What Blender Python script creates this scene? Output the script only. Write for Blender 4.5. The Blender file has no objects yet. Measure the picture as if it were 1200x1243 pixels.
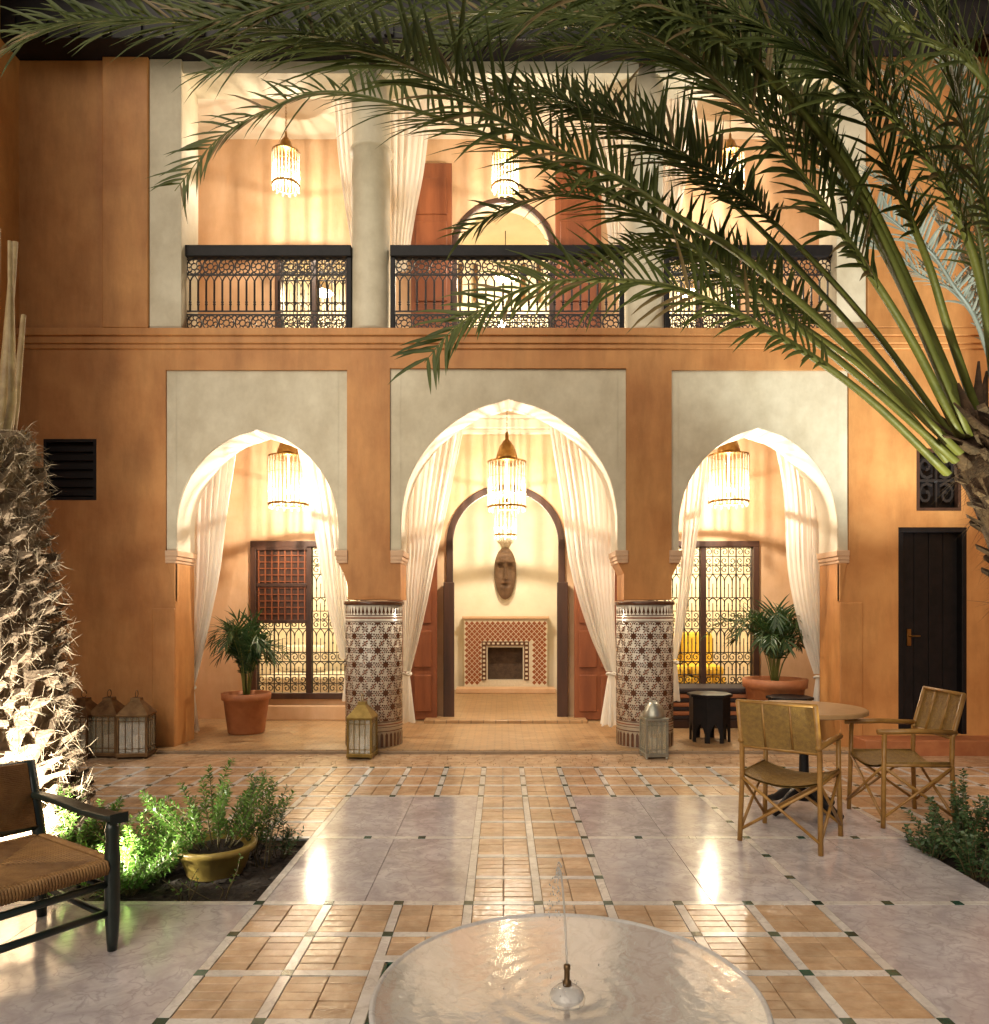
import bpy, math, random
from mathutils import Vector, Matrix, noise

random.seed(7)
S = bpy.context.scene
COL = S.collection
R = math.radians
PI = math.pi

# ------------------------------------------------------------------ camera, sky, sun, exposure
FPX, HX, HY, CAMZ = 890.0, 609.0, 742.0, 1.4
cam = bpy.data.cameras.new('camera')
cam.sensor_fit = 'HORIZONTAL'
cam.sensor_width = 36.0
cam.lens = FPX / 1200 * 36
cam.shift_x = (600 - HX) / 1200
cam.shift_y = (HY - 621.5) / 1200
cam.clip_end = 500
camo = bpy.data.objects.new('camera', cam)
camo.location = (0, 0, CAMZ)
camo.rotation_euler = (R(90), 0, 0)
COL.objects.link(camo)
S.camera = camo

SUN_EL, SUN_AZ = R(36), R(26)      # soft late light from behind the camera, on the shaggy palm's side
world = bpy.data.worlds.new('World')
S.world = world
world.use_nodes = True
wn, wl = world.node_tree.nodes, world.node_tree.links
wn.clear()
wo = wn.new('ShaderNodeOutputWorld')
wb = wn.new('ShaderNodeBackground')
sky = wn.new('ShaderNodeTexSky')
sky.sky_type = 'NISHITA'
sky.sun_disc = False
sky.sun_elevation = SUN_EL
sky.sun_rotation = PI + SUN_AZ
wb.inputs['Strength'].default_value = 0.010
wl.new(sky.outputs[0], wb.inputs['Color'])
wl.new(wb.outputs[0], wo.inputs['Surface'])

sl = bpy.data.lights.new('sun', 'SUN')
sl.energy = 0.86
sl.angle = R(55)
sl.color = (1.0, 0.87, 0.69)
so = bpy.data.objects.new('sun', sl)
so.rotation_euler = Vector((math.sin(SUN_AZ) * math.cos(SUN_EL), math.cos(SUN_AZ) * math.cos(SUN_EL), -math.sin(SUN_EL))).to_track_quat('-Z', 'Y').to_euler()
COL.objects.link(so)

S.view_settings.view_transform = 'Standard'
S.view_settings.look = 'None'
S.view_settings.gamma = 1
S.view_settings.exposure = 1.6
S.view_settings.use_curve_mapping = False
S.render.engine = 'CYCLES'
S.cycles.use_denoising = True
S.cycles.max_bounces = 6
S.cycles.diffuse_bounces = 3
S.cycles.glossy_bounces = 3
S.cycles.transmission_bounces = 4
S.cycles.transparent_max_bounces = 12
S.cycles.caustics_reflective = False
S.cycles.caustics_refractive = False
S.cycles.sample_clamp_indirect = 4.0

# ------------------------------------------------------------------ helpers
def W(px, py, Y):
    """a pixel of the photograph at depth Y -> a point in the place"""
    return Vector(((px - HX) * Y / FPX, Y, CAMZ - (py - HY) * Y / FPX))
def WX(px, Y): return (px - HX) * Y / FPX
def WZ(py, Y): return CAMZ - (py - HY) * Y / FPX

def world_of(o):
    m = o.matrix_parent_inverse @ o.matrix_basis if o.parent else o.matrix_basis.copy()
    return world_of(o.parent) @ m if o.parent else m

def par(c, p):
    c.parent = p
    c.matrix_parent_inverse = world_of(p).inverted()

def tag(o, label=None, cat=None, group=None, kind=None):
    if label: o['label'] = label
    if cat: o['category'] = cat
    if group: o['group'] = group
    if kind: o['kind'] = kind
    return o

def thing(name, label, cat, loc=(0, 0, 0), rz=0.0, group=None):
    o = bpy.data.objects.new(name, None)
    o.empty_display_size = 0.1
    o.location = loc
    o.rotation_euler = (0, 0, rz)
    COL.objects.link(o)
    return tag(o, label, cat, group)

class MB:
    def __init__(s): s.v, s.f, s.m = [], [], []
    def add(s, vs, fs, m=0):
        b = len(s.v)
        s.v.extend([tuple(v) for v in vs])
        for f in fs:
            s.f.append(tuple(i + b for i in f)); s.m.append(m)
        return s
    def box(s, x0, x1, y0, y1, z0, z1, m=0):
        return s.add([(x0,y0,z0),(x1,y0,z0),(x1,y1,z0),(x0,y1,z0),(x0,y0,z1),(x1,y0,z1),(x1,y1,z1),(x0,y1,z1)],
                     [(0,3,2,1),(4,5,6,7),(0,1,5,4),(1,2,6,5),(2,3,7,6),(3,0,4,7)], m)
    def tube(s, pts, r, n=6, m=0, flat=1.0, up=(0, 0, 1)):
        pts = [Vector(p) for p in pts]
        rs = r if isinstance(r, (list, tuple)) else [r] * len(pts)
        vs, fs = [], []
        ref = None
        for i, p in enumerate(pts):
            t = (pts[min(i+1, len(pts)-1)] - pts[max(i-1, 0)])
            t = t.normalized() if t.length > 1e-9 else Vector((0, 0, 1))
            u = Vector(up) if ref is None else ref
            a = t.cross(u)
            if a.length < 1e-3: a = t.cross(Vector((1, 0.2, 0)))
            a.normalize(); b = a.cross(t).normalized(); ref = b
            for k in range(n):
                q = 2 * PI * (k + .5) / n
                vs.append(p + a * (math.cos(q) * rs[i]) + b * (math.sin(q) * rs[i] * flat))
        for i in range(len(pts) - 1):
            for k in range(n):
                fs.append((i*n+k, i*n+(k+1) % n, (i+1)*n+(k+1) % n, (i+1)*n+k))
        fs.append(tuple(range(n))[::-1]); fs.append(tuple((len(pts)-1)*n+k for k in range(n)))
        return s.add(vs, fs, m)
    def lathe(s, prof, c=(0, 0, 0), n=24, m=0, cap=True):
        vs, fs = [], []
        for r, z in prof:
            for k in range(n):
                q = 2 * PI * k / n
                vs.append((c[0] + r * math.cos(q), c[1] + r * math.sin(q), c[2] + z))
        for i in range(len(prof) - 1):
            for k in range(n):
                fs.append((i*n+k, i*n+(k+1) % n, (i+1)*n+(k+1) % n, (i+1)*n+k))
        if cap:
            fs.append(tuple(range(n))[::-1]); fs.append(tuple((len(prof)-1)*n+k for k in range(n)))
        return s.add(vs, fs, m)
    def prism(s, poly, z0, z1, m=0):          # poly in XY, extruded in Z
        n = len(poly)
        vs = [(x, y, z0) for x, y in poly] + [(x, y, z1) for x, y in poly]
        fs = [tuple(range(n))[::-1], tuple(range(n, 2*n))] + [(i, (i+1) % n, n+(i+1) % n, n+i) for i in range(n)]
        return s.add(vs, fs, m)
    def prismY(s, poly, y0, y1, m=0):         # poly in XZ, extruded in Y
        n = len(poly)
        vs = [(x, y0, z) for x, z in poly] + [(x, y1, z) for x, z in poly]
        fs = [tuple(range(n)), tuple(range(n, 2*n))[::-1]] + [(i, n+i, n+(i+1) % n, (i+1) % n) for i in range(n)]
        return s.add(vs, fs, m)
    def bandY(s, inner, outer, y0, y1, m=0):  # strip between two open XZ curves, extruded in Y
        n = len(inner)
        vs = [(x, y0, z) for x, z in inner] + [(x, y0, z) for x, z in outer] + [(x, y1, z) for x, z in inner] + [(x, y1, z) for x, z in outer]
        fs = []
        for i in range(n - 1):
            fs += [(i, i+1, n+i+1, n+i), (2*n+i, 3*n+i, 3*n+i+1, 2*n+i+1), (i, 2*n+i, 2*n+i+1, i+1), (n+i, n+i+1, 3*n+i+1, 3*n+i)]
        fs += [(0, n, 3*n, 2*n), (n-1, 3*n-1, 4*n-1, 2*n-1)]
        return s.add(vs, fs, m)
    def mesh(s, name, mats, smooth=False):
        me = bpy.data.meshes.new(name)
        me.from_pydata(s.v, [], s.f)
        for mm in (mats if isinstance(mats, (list, tuple)) else [mats]): me.materials.append(mm)
        me.polygons.foreach_set('material_index', s.m)
        if smooth: me.polygons.foreach_set('use_smooth', [True] * len(s.f))
        me.update()
        return me
    def build(s, name, mats, parent=None, smooth=False, local=False, bev=0.0):
        return inst(s.mesh(name, mats, smooth), name, parent=parent, local=local, bev=bev)

def inst(me, name, loc=None, parent=None, rot=None, scale=None, local=False, bev=0.0):
    o = bpy.data.objects.new(name, me)
    if loc is not None: o.location = loc
    if rot is not None: o.rotation_euler = rot
    if scale is not None: o.scale = scale
    COL.objects.link(o)
    if parent is not None:
        if local: o.parent = parent
        else: par(o, parent)
    if bev:
        b = o.modifiers.new('bevel', 'BEVEL'); b.width = bev; b.segments = 2; b.limit_method = 'ANGLE'; b.angle_limit = R(50)
    return o

def spline(pts, n):
    """Catmull-Rom through Vectors, n samples"""
    P = [Vector(p) for p in pts]
    P = [P[0] * 2 - P[1]] + P + [P[-1] * 2 - P[-2]]
    seg = len(P) - 3
    out = []
    for i in range(n):
        t = i / (n - 1) * seg
        k = min(int(t), seg - 1); t -= k
        a, b, c, d = P[k:k+4]
        out.append(0.5 * ((2*b) + (c-a)*t + (2*a-5*b+4*c-d)*t*t + (3*b-a-3*c+d)*t*t*t))
    return out

# ------------------------------------------------------------------ materials
def mat(name, col, rough=0.6, col2=None, scale=4.0, bump=0.0, bscale=40.0, metal=0.0, spec=0.5, coat=0.0, contrast=(0.35, 0.65), rnd=0.0, detail=6.0, stretch=None, transl=0.0):
    m = bpy.data.materials.new(name); m.use_nodes = True
    nt = m.node_tree; b = nt.nodes['Principled BSDF']
    b.inputs['Base Color'].default_value = (*col, 1)
    b.inputs['Roughness'].default_value = rough
    b.inputs['Metallic'].default_value = metal
    b.inputs['Specular IOR Level'].default_value = spec
    b.inputs['Coat Weight'].default_value = coat
    b.inputs['Coat Roughness'].default_value = 0.12
    geo = nt.nodes.new('ShaderNodeNewGeometry')
    src = geo.outputs['Position']
    if stretch:
        tc = nt.nodes.new('ShaderNodeTexCoord')
        mp = nt.nodes.new('ShaderNodeMapping'); mp.inputs['Scale'].default_value = stretch
        nt.links.new(tc.outputs['Object'], mp.inputs[0]); src = mp.outputs[0]
    last = None
    if col2:
        nz = nt.nodes.new('ShaderNodeTexNoise'); nz.inputs['Scale'].default_value = scale; nz.inputs['Detail'].default_value = detail
        nz.inputs['Roughness'].default_value = 0.6
        nt.links.new(src, nz.inputs['Vector'])
        rp = nt.nodes.new('ShaderNodeValToRGB')
        rp.color_ramp.elements[0].position, rp.color_ramp.elements[1].position = contrast
        rp.color_ramp.elements[0].color = (*col, 1); rp.color_ramp.elements[1].color = (*col2, 1)
        nt.links.new(nz.outputs['Fac'], rp.inputs[0])
        last = rp.outputs[0]
    if rnd:
        oi = nt.nodes.new('ShaderNodeObjectInfo')
        hs = nt.nodes.new('ShaderNodeHueSaturation')
        mr = nt.nodes.new('ShaderNodeMapRange'); mr.inputs['To Min'].default_value = 1 - rnd; mr.inputs['To Max'].default_value = 1 + rnd
        nt.links.new(oi.outputs['Random'], mr.inputs['Value']); nt.links.new(mr.outputs[0], hs.inputs['Value'])
        if last: nt.links.new(last, hs.inputs['Color'])
        else: hs.inputs['Color'].default_value = (*col, 1)
        last = hs.outputs[0]
    if last: nt.links.new(last, b.inputs['Base Color'])
    if bump:
        bn = nt.nodes.new('ShaderNodeTexNoise'); bn.inputs['Scale'].default_value = bscale; bn.inputs['Detail'].default_value = 5
        nt.links.new(src, bn.inputs['Vector'])
        bp = nt.nodes.new('ShaderNodeBump'); bp.inputs['Strength'].default_value = bump; bp.inputs['Distance'].default_value = 0.01
        nt.links.new(bn.outputs['Fac'], bp.inputs['Height']); nt.links.new(bp.outputs[0], b.inputs['Normal'])
    if transl:
        tr = nt.nodes.new('ShaderNodeBsdfTranslucent'); mx = nt.nodes.new('ShaderNodeMixShader'); mx.inputs[0].default_value = transl
        if last: nt.links.new(last, tr.inputs['Color'])
        else: tr.inputs['Color'].default_value = (*col, 1)
        nt.links.new(b.outputs[0], mx.inputs[1]); nt.links.new(tr.outputs[0], mx.inputs[2])
        nt.links.new(mx.outputs[0], nt.nodes['Material Output'].inputs['Surface'])
    return m

def weather(m, amount=.22, streak=(2.2, 2.2, .5)):
    nt = m.node_tree; b = nt.nodes['Principled BSDF']; src = b.inputs['Base Color'].links[0].from_socket
    geo = nt.nodes.new('ShaderNodeNewGeometry'); mp = nt.nodes.new('ShaderNodeMapping'); mp.inputs['Scale'].default_value = streak
    nt.links.new(geo.outputs['Position'], mp.inputs[0])
    nz = nt.nodes.new('ShaderNodeTexNoise'); nz.inputs['Scale'].default_value = 2.0; nz.inputs['Detail'].default_value = 10; nz.inputs['Roughness'].default_value = .7
    nt.links.new(mp.outputs[0], nz.inputs['Vector'])
    rp = nt.nodes.new('ShaderNodeValToRGB'); e = rp.color_ramp.elements; e[0].position = .42; e[1].position = .68
    e[0].color = (1, 1, 1, 1); k = 1 - amount; e[1].color = (k, k*.97, k*.92, 1)
    nt.links.new(nz.outputs['Fac'], rp.inputs[0])
    mx = nt.nodes.new('ShaderNodeMix'); mx.data_type = 'RGBA'; mx.blend_type = 'MULTIPLY'; mx.inputs['Factor'].default_value = 1
    nt.links.new(src, mx.inputs[6]); nt.links.new(rp.outputs[0], mx.inputs[7]); nt.links.new(mx.outputs[2], b.inputs['Base Color'])

def emis(name, col, st):
    m = bpy.data.materials.new(name); m.use_nodes = True
    b = m.node_tree.nodes['Principled BSDF']
    b.inputs['Base Color'].default_value = (*col, 1)
    b.inputs['Emission Color'].default_value = (*col, 1); b.inputs['Emission Strength'].default_value = st
    return m

def seethrough(name, col, transp, gloss=0.15, rough=0.05, transl=True):
    m = bpy.data.materials.new(name); m.use_nodes = True
    nt = m.node_tree; nt.nodes.remove(nt.nodes['Principled BSDF'])
    out = nt.nodes['Material Output']
    tp = nt.nodes.new('ShaderNodeBsdfTransparent')
    d = nt.nodes.new('ShaderNodeBsdfDiffuse'); d.inputs[0].default_value = (*col, 1)
    t = nt.nodes.new('ShaderNodeBsdfTranslucent'); t.inputs[0].default_value = (*col, 1)
    g = nt.nodes.new('ShaderNodeBsdfGlossy'); g.inputs['Roughness'].default_value = rough
    m1 = nt.nodes.new('ShaderNodeMixShader'); m1.inputs[0].default_value = 0.5 if transl else 0
    m2 = nt.nodes.new('ShaderNodeMixShader'); m2.inputs[0].default_value = transp
    m3 = nt.nodes.new('ShaderNodeMixShader'); m3.inputs[0].default_value = gloss
    nt.links.new(d.outputs[0], m1.inputs[1]); nt.links.new(t.outputs[0], m1.inputs[2])
    nt.links.new(m1.outputs[0], m2.inputs[1]); nt.links.new(tp.outputs[0], m2.inputs[2])
    nt.links.new(m2.outputs[0], m3.inputs[1]); nt.links.new(g.outputs[0], m3.inputs[2])
    nt.links.new(m3.outputs[0], out.inputs['Surface'])
    return m

def brickmat(name, c1, c2, mortar, bw, bh, rough=0.4, msize=0.008):
    m = bpy.data.materials.new(name); m.use_nodes = True
    nt = m.node_tree; b = nt.nodes['Principled BSDF']; b.inputs['Roughness'].default_value = rough
    geo = nt.nodes.new('ShaderNodeNewGeometry')
    br = nt.nodes.new('ShaderNodeTexBrick')
    br.inputs['Scale'].default_value = 1; br.inputs['Brick Width'].default_value = bw; br.inputs['Row Height'].default_value = bh
    br.inputs['Mortar Size'].default_value = msize
    br.inputs['Color1'].default_value = (*c1, 1); br.inputs['Color2'].default_value = (*c2, 1); br.inputs['Mortar'].default_value = (*mortar, 1)
    nt.links.new(geo.outputs['Position'], br.inputs['Vector'])
    nz = nt.nodes.new('ShaderNodeTexNoise'); nz.inputs['Scale'].default_value = 6
    nt.links.new(geo.outputs['Position'], nz.inputs['Vector'])
    mx = nt.nodes.new('ShaderNodeMix'); mx.data_type = 'RGBA'; mx.blend_type = 'MULTIPLY'; mx.inputs['Factor'].default_value = 0.5
    nt.links.new(br.outputs['Color'], mx.inputs[6]); nt.links.new(nz.outputs['Fac'], mx.inputs[7])
    nt.links.new(mx.outputs[2], b.inputs['Base Color'])
    bp = nt.nodes.new('ShaderNodeBump'); bp.inputs['Strength'].default_value = 0.4; bp.inputs['Distance'].default_value = 0.004; bp.invert = True
    nt.links.new(br.outputs['Fac'], bp.inputs['Height']); nt.links.new(bp.outputs[0], b.inputs['Normal'])
    return m

def marblemat(name, c1, c2, vein, rough=0.13, rnd=0.06):
    m = bpy.data.materials.new(name); m.use_nodes = True
    nt = m.node_tree; b = nt.nodes['Principled BSDF']
    geo = nt.nodes.new('ShaderNodeNewGeometry')
    oi = nt.nodes.new('ShaderNodeObjectInfo')
    va = nt.nodes.new('ShaderNodeVectorMath'); va.operation = 'ADD'
    ms = nt.nodes.new('ShaderNodeMath'); ms.operation = 'MULTIPLY'; ms.inputs[1].default_value = 13
    nt.links.new(oi.outputs['Random'], ms.inputs[0]); nt.links.new(geo.outputs['Position'], va.inputs[0]); nt.links.new(ms.outputs[0], va.inputs[1])
    n1 = nt.nodes.new('ShaderNodeTexNoise'); n1.inputs['Scale'].default_value = 5.0; n1.inputs['Detail'].default_value = 9; n1.inputs['Roughness'].default_value = 0.65; n1.inputs['Distortion'].default_value = 1.2
    n2 = nt.nodes.new('ShaderNodeTexNoise'); n2.inputs['Scale'].default_value = 11; n2.inputs['Detail'].default_value = 9; n2.inputs['Distortion'].default_value = 0.5
    nt.links.new(va.outputs[0], n1.inputs['Vector']); nt.links.new(va.outputs[0], n2.inputs['Vector'])
    r1 = nt.nodes.new('ShaderNodeValToRGB'); r1.color_ramp.elements[0].position = 0.35; r1.color_ramp.elements[1].position = 0.68
    r1.color_ramp.elements[0].color = (*c1, 1); r1.color_ramp.elements[1].color = (*c2, 1)
    r2 = nt.nodes.new('ShaderNodeValToRGB')
    e = r2.color_ramp.elements; e[0].position = 0.46; e[0].color = (0, 0, 0, 1); e[1].position = 0.50; e[1].color = (0.8, 0.8, 0.8, 1)
    x = e.new(0.54); x.color = (0, 0, 0, 1)
    nt.links.new(n1.outputs['Fac'], r1.inputs[0]); nt.links.new(n2.outputs['Fac'], r2.inputs[0])
    mx = nt.nodes.new('ShaderNodeMix'); mx.data_type = 'RGBA'
    nt.links.new(r2.outputs[0], mx.inputs['Factor']); nt.links.new(r1.outputs[0], mx.inputs[6]); mx.inputs[7].default_value = (*vein, 1)
    hs = nt.nodes.new('ShaderNodeHueSaturation'); mr = nt.nodes.new('ShaderNodeMapRange')
    mr.inputs['To Min'].default_value = 1 - rnd; mr.inputs['To Max'].default_value = 1 + rnd
    nt.links.new(oi.outputs['Random'], mr.inputs['Value']); nt.links.new(mr.outputs[0], hs.inputs['Value'])
    nt.links.new(mx.outputs[2], hs.inputs['Color']); nt.links.new(hs.outputs[0], b.inputs['Base Color'])
    rr = nt.nodes.new('ShaderNodeMapRange'); rr.inputs['To Min'].default_value = rough * 0.6; rr.inputs['To Max'].default_value = rough * 1.6
    nt.links.new(n1.outputs['Fac'], rr.inputs['Value']); nt.links.new(rr.outputs[0], b.inputs['Roughness'])
    n3 = nt.nodes.new('ShaderNodeTexNoise'); n3.inputs['Scale'].default_value = 9; n3.inputs['Detail'].default_value = 3
    nt.links.new(geo.outputs['Position'], n3.inputs['Vector'])
    bp = nt.nodes.new('ShaderNodeBump'); bp.inputs['Strength'].default_value = 0.06; bp.inputs['Distance'].default_value = 0.02
    nt.links.new(n3.outputs['Fac'], bp.inputs['Height']); nt.links.new(bp.outputs[0], b.inputs['Normal'])
    return m

M = {}
M['ochre'] = mat('ochre_plaster', (0.46, 0.185, 0.050), 0.55, (0.63, 0.305, 0.100), 1.7, 0.35, 9, contrast=(0.3, 0.7), detail=9)
M['gallery'] = mat('peach_plaster', (0.60, 0.37, 0.20), 0.6, (0.68, 0.46, 0.28), 2.0, 0.15, 16)
M['cream'] = mat('cream_plaster', (0.57, 0.50, 0.355), 0.6, (0.69, 0.62, 0.455), 3.5, 0.3, 11, detail=10)
M['white'] = mat('white_plaster', (0.70, 0.62, 0.48), 0.65, (0.76, 0.69, 0.55), 3.0, 0.1, 20)
M['moulding'] = mat('pink_plaster', (0.58, 0.36, 0.21), 0.6, (0.64, 0.42, 0.26), 6.0, 0.1, 20)
M['darkwood'] = mat('dark_wood', (0.035, 0.016, 0.010), 0.42, (0.07, 0.03, 0.017), 9, 0.2, 60, stretch=(1, 1, 0.12))
M['redwood'] = mat('cedar_wood', (0.16, 0.045, 0.016), 0.42, (0.24, 0.075, 0.027), 9, 0.2, 60, stretch=(1, 1, 0.12))
M['black'] = mat('black_paint', (0.006, 0.005, 0.005), 0.5, (0.012, 0.009, 0.009), 12, 0.15, 40, spec=0.25)
M['iron'] = mat('wrought_iron', (0.014, 0.011, 0.010), 0.5, bump=0.2, bscale=80)
M['brass'] = mat('aged_brass', (0.42, 0.25, 0.08), 0.32, (0.30, 0.16, 0.05), 14, 0.1, 60, metal=1.0)
M['oldbrass'] = mat('dull_brass', (0.20, 0.13, 0.035), 0.4, (0.30, 0.20, 0.06), 14, 0.2, 60, metal=0.85)
M['tin'] = mat('tarnished_metal', (0.11, 0.06, 0.028), 0.42, (0.20, 0.12, 0.055), 12, 0.2, 50, metal=0.85)
M['pewter'] = mat('pale_pewter', (0.42, 0.42, 0.36), 0.38, (0.3, 0.29, 0.24), 14, 0.2, 50, metal=0.8)
M['rod'] = seethrough('glass_rod', (0.62, 0.54, 0.40), 0.60, 0.10)
M['pane'] = seethrough('glass_pane', (0.8, 0.75, 0.55), 0.72, 0.16, 0.05)
M['bulb'] = emis('lit_bulb', (1.0, 0.80, 0.52), 30.0)
M['bulbw'] = emis('lit_bulb_white', (1.0, 0.93, 0.8), 40.0)
M['sheer'] = seethrough('sheer_voile', (0.90, 0.87, 0.80), 0.14, 0.0)
M['terracotta'] = mat('terracotta', (0.33, 0.11, 0.04), 0.6, (0.42, 0.16, 0.06), 7, 0.3, 30)
M['yellowpot'] = mat('glazed_ochre_pot', (0.42, 0.30, 0.07), 0.4, (0.30, 0.19, 0.05), 7, 0.2, 30)
M['soil'] = mat('soil', (0.016, 0.011, 0.008), 0.9, (0.035, 0.022, 0.014), 20, 0.9, 60)
M['grout'] = mat('grout', (0.24, 0.165, 0.10), 0.7, (0.31, 0.22, 0.14), 10, 0.4, 60)
M['ground'] = mat('earth', (0.06, 0.045, 0.03), 0.9, (0.09, 0.065, 0.045), 3)
M['brick'] = mat('terracotta_brick', (0.44, 0.275, 0.155), 0.24, (0.58, 0.41, 0.26), 11, 0.25, 30, rnd=0.14)
M['marble'] = marblemat('pink_grey_marble', (0.40, 0.36, 0.37), (0.60, 0.555, 0.555), (0.37, 0.33, 0.335))
M['strip'] = marblemat('white_marble', (0.58, 0.54, 0.50), (0.70, 0.66, 0.61), (0.5, 0.45, 0.42), 0.16)
M['bowl'] = marblemat('grey_marble', (0.50, 0.475, 0.455), (0.60, 0.575, 0.555), (0.44, 0.41, 0.39), 0.5, 0.0)
M['gtile'] = mat('green_glazed_tile', (0.012, 0.05, 0.035), 0.15, (0.02, 0.075, 0.05), 15, rnd=0.3)
M['galfloor'] = brickmat('bejmat_floor', (0.47, 0.27, 0.12), (0.56, 0.36, 0.18), (0.32, 0.2, 0.1), 0.15, 0.05, 0.35)
M['zwhite'] = mat('zellige_white', (0.60, 0.53, 0.42), 0.25, (0.68, 0.61, 0.5), 30)
M['zdark'] = mat('zellige_dark', (0.085, 0.034, 0.018), 0.22, (0.13, 0.055, 0.028), 30)
M['zred'] = mat('zellige_red', (0.24, 0.07, 0.03), 0.25, (0.30, 0.10, 0.04), 30)
M['bamboo'] = mat('bamboo', (0.36, 0.19, 0.045), 0.42, (0.24, 0.11, 0.022), 14, 0.2, 50)
M['wicker'] = mat('woven_cane', (0.27, 0.155, 0.028), 0.6, (0.18, 0.095, 0.02), 40, 0.8, 160)
M['rush'] = mat('woven_rush', (0.36, 0.19, 0.06), 0.6, (0.24, 0.115, 0.035), 16, 0.5, 80)
M['paintedwood'] = mat('dark_green_paint', (0.010, 0.016, 0.012), 0.32, (0.018, 0.026, 0.02), 12, 0.1, 60)
M['tabletop'] = mat('pale_wood', (0.36, 0.20, 0.08), 0.4, (0.42, 0.25, 0.11), 8, 0.1, 40)
M['leaf'] = mat('palm_leaf', (0.060, 0.082, 0.020), 0.46, (0.118, 0.135, 0.040), 3, transl=0.25, spec=0.22)
M['dryleaf'] = mat('dry_palm_leaf', (0.17, 0.115, 0.045), 0.6, (0.24, 0.175, 0.075), 5, transl=0.2)
M['rib'] = mat('palm_rib', (0.085, 0.098, 0.014), 0.55, (0.15, 0.155, 0.026), 5, 0.2, 40)
M['leaf2'] = mat('grey_palm_leaf', (0.20, 0.22, 0.17), 0.42, (0.27, 0.29, 0.23), 3, transl=0.25)
M['potleaf'] = mat('kentia_leaf', (0.022, 0.055, 0.014), 0.4, (0.04, 0.085, 0.022), 5, transl=0.2)
M['herb'] = mat('herb_leaf', (0.075, 0.16, 0.022), 0.5, (0.12, 0.22, 0.035), 9, transl=0.3)
M['shrub'] = mat('shrub_leaf', (0.04, 0.085, 0.026), 0.45, (0.07, 0.12, 0.045), 9, transl=0.2)
M['stem'] = mat('plant_stem', (0.16, 0.12, 0.05), 0.6, (0.1, 0.075, 0.035), 20)
M['bark'] = mat('palm_bark', (0.10, 0.062, 0.032), 0.9, (0.21, 0.145, 0.085), 10, 0.9, 40)
M['sheath'] = mat('leaf_sheath', (0.045, 0.024, 0.012), 0.85, (0.11, 0.06, 0.028), 16, 0.6, 60)
M['fibre'] = mat('palm_fibre', (0.36, 0.28, 0.18), 0.8, (0.22, 0.15, 0.08), 20)
M['stalk'] = mat('dry_stalk', (0.42, 0.31, 0.15), 0.6, (0.28, 0.18, 0.08), 14, 0.3, 40)
M['mask'] = mat('carved_wood', (0.10, 0.055, 0.03), 0.6, (0.18, 0.105, 0.06), 14, 0.4, 30)
M['soot'] = mat('sooty_brick', (0.05, 0.03, 0.02), 0.9, (0.09, 0.055, 0.035), 12, 0.5, 40)
M['yellow'] = mat('yellow_cloth', (0.62, 0.40, 0.04), 0.8, (0.7, 0.48, 0.06), 10, 0.2, 60)
M['linen'] = mat('linen_cloth', (0.66, 0.60, 0.50), 0.85, (0.72, 0.67, 0.57), 10, 0.2, 60)
M['stripe_d'] = mat('dark_stripe_cloth', (0.03, 0.02, 0.02), 0.85)
M['stripe_l'] = mat('rust_stripe_cloth', (0.42, 0.16, 0.07), 0.85)
M['water'] = seethrough('water', (0.5, 0.5, 0.48), 0.90, 0.0, 0.03, False)
# fresnel gloss with ripples for the water
nt = M['water'].node_tree
for n in nt.nodes:
    if n.type == 'BSDF_GLOSSY':
        n.inputs['Roughness'].default_value = 0.09
        gl = n
fr = nt.nodes.new('ShaderNodeFresnel'); fr.inputs['IOR'].default_value = 1.14
m3 = [n for n in nt.nodes if n.type == 'MIX_SHADER' and n.inputs[2].is_linked and n.inputs[2].links[0].from_node == gl][0]
fm_ = nt.nodes.new('ShaderNodeMath'); fm_.operation = 'MULTIPLY'; fm_.inputs[1].default_value = 0.30
nt.links.new(fr.outputs[0], fm_.inputs[0]); nt.links.new(fm_.outputs[0], m3.inputs[0])
g2 = nt.nodes.new('ShaderNodeNewGeometry'); nz = nt.nodes.new('ShaderNodeTexNoise'); nz.inputs['Scale'].default_value = 26; nz.inputs['Detail'].default_value = 3; nz.inputs['Distortion'].default_value = 0.8
bp = nt.nodes.new('ShaderNodeBump'); bp.inputs['Strength'].default_value = 0.10; bp.inputs['Distance'].default_value = 0.008
nt.links.new(g2.outputs['Position'], nz.inputs['Vector']); nt.links.new(nz.outputs['Fac'], bp.inputs['Height'])
nt.links.new(bp.outputs[0], gl.inputs['Normal']); nt.links.new(bp.outputs[0], fr.inputs['Normal'])

weather(M['ochre'], .25); weather(M['cream'], .14, (1.5, 1.5, .8)); weather(M['gallery'], .12)
weather(M['marble'], .16, (1.2, 1.2, 1.2)); weather(M['brick'], .28, (1.5, 1.5, 1.5)); weather(M['strip'], .22, (3, 3, 3)); weather(M['bowl'], .15, (3, 3, 3))

def lamp(name, loc, energy, col, radius, parent):
    l = bpy.data.lights.new(name, 'POINT'); l.energy = energy; l.color = col; l.shadow_soft_size = radius
    o = bpy.data.objects.new(name, l); o.location = loc; COL.objects.link(o)
    o.parent = parent
    return o

# ------------------------------------------------------------------ ground and pavement
g = MB(); g.box(-60, 60, -60, 80, -0.6, -0.13)
tag(g.build('ground', M['ground']), kind='structure')

GX, GY, CW, CD = 0.175, 3.52, 0.335, 0.34
def gx(k): return GX + k * CW
def gy(j): return GY + j * CD
LBX, RBX, BY0, BY1 = gx(-4), gx(7) - 0.06, GY + 0.02, gy(3)       # flower beds
FX0, FX1, FY0, FY1 = gx(-2) + 0.029, gx(2) - 0.029, 1.63, 2.93           # fountain basin recess

pv = MB()
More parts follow.
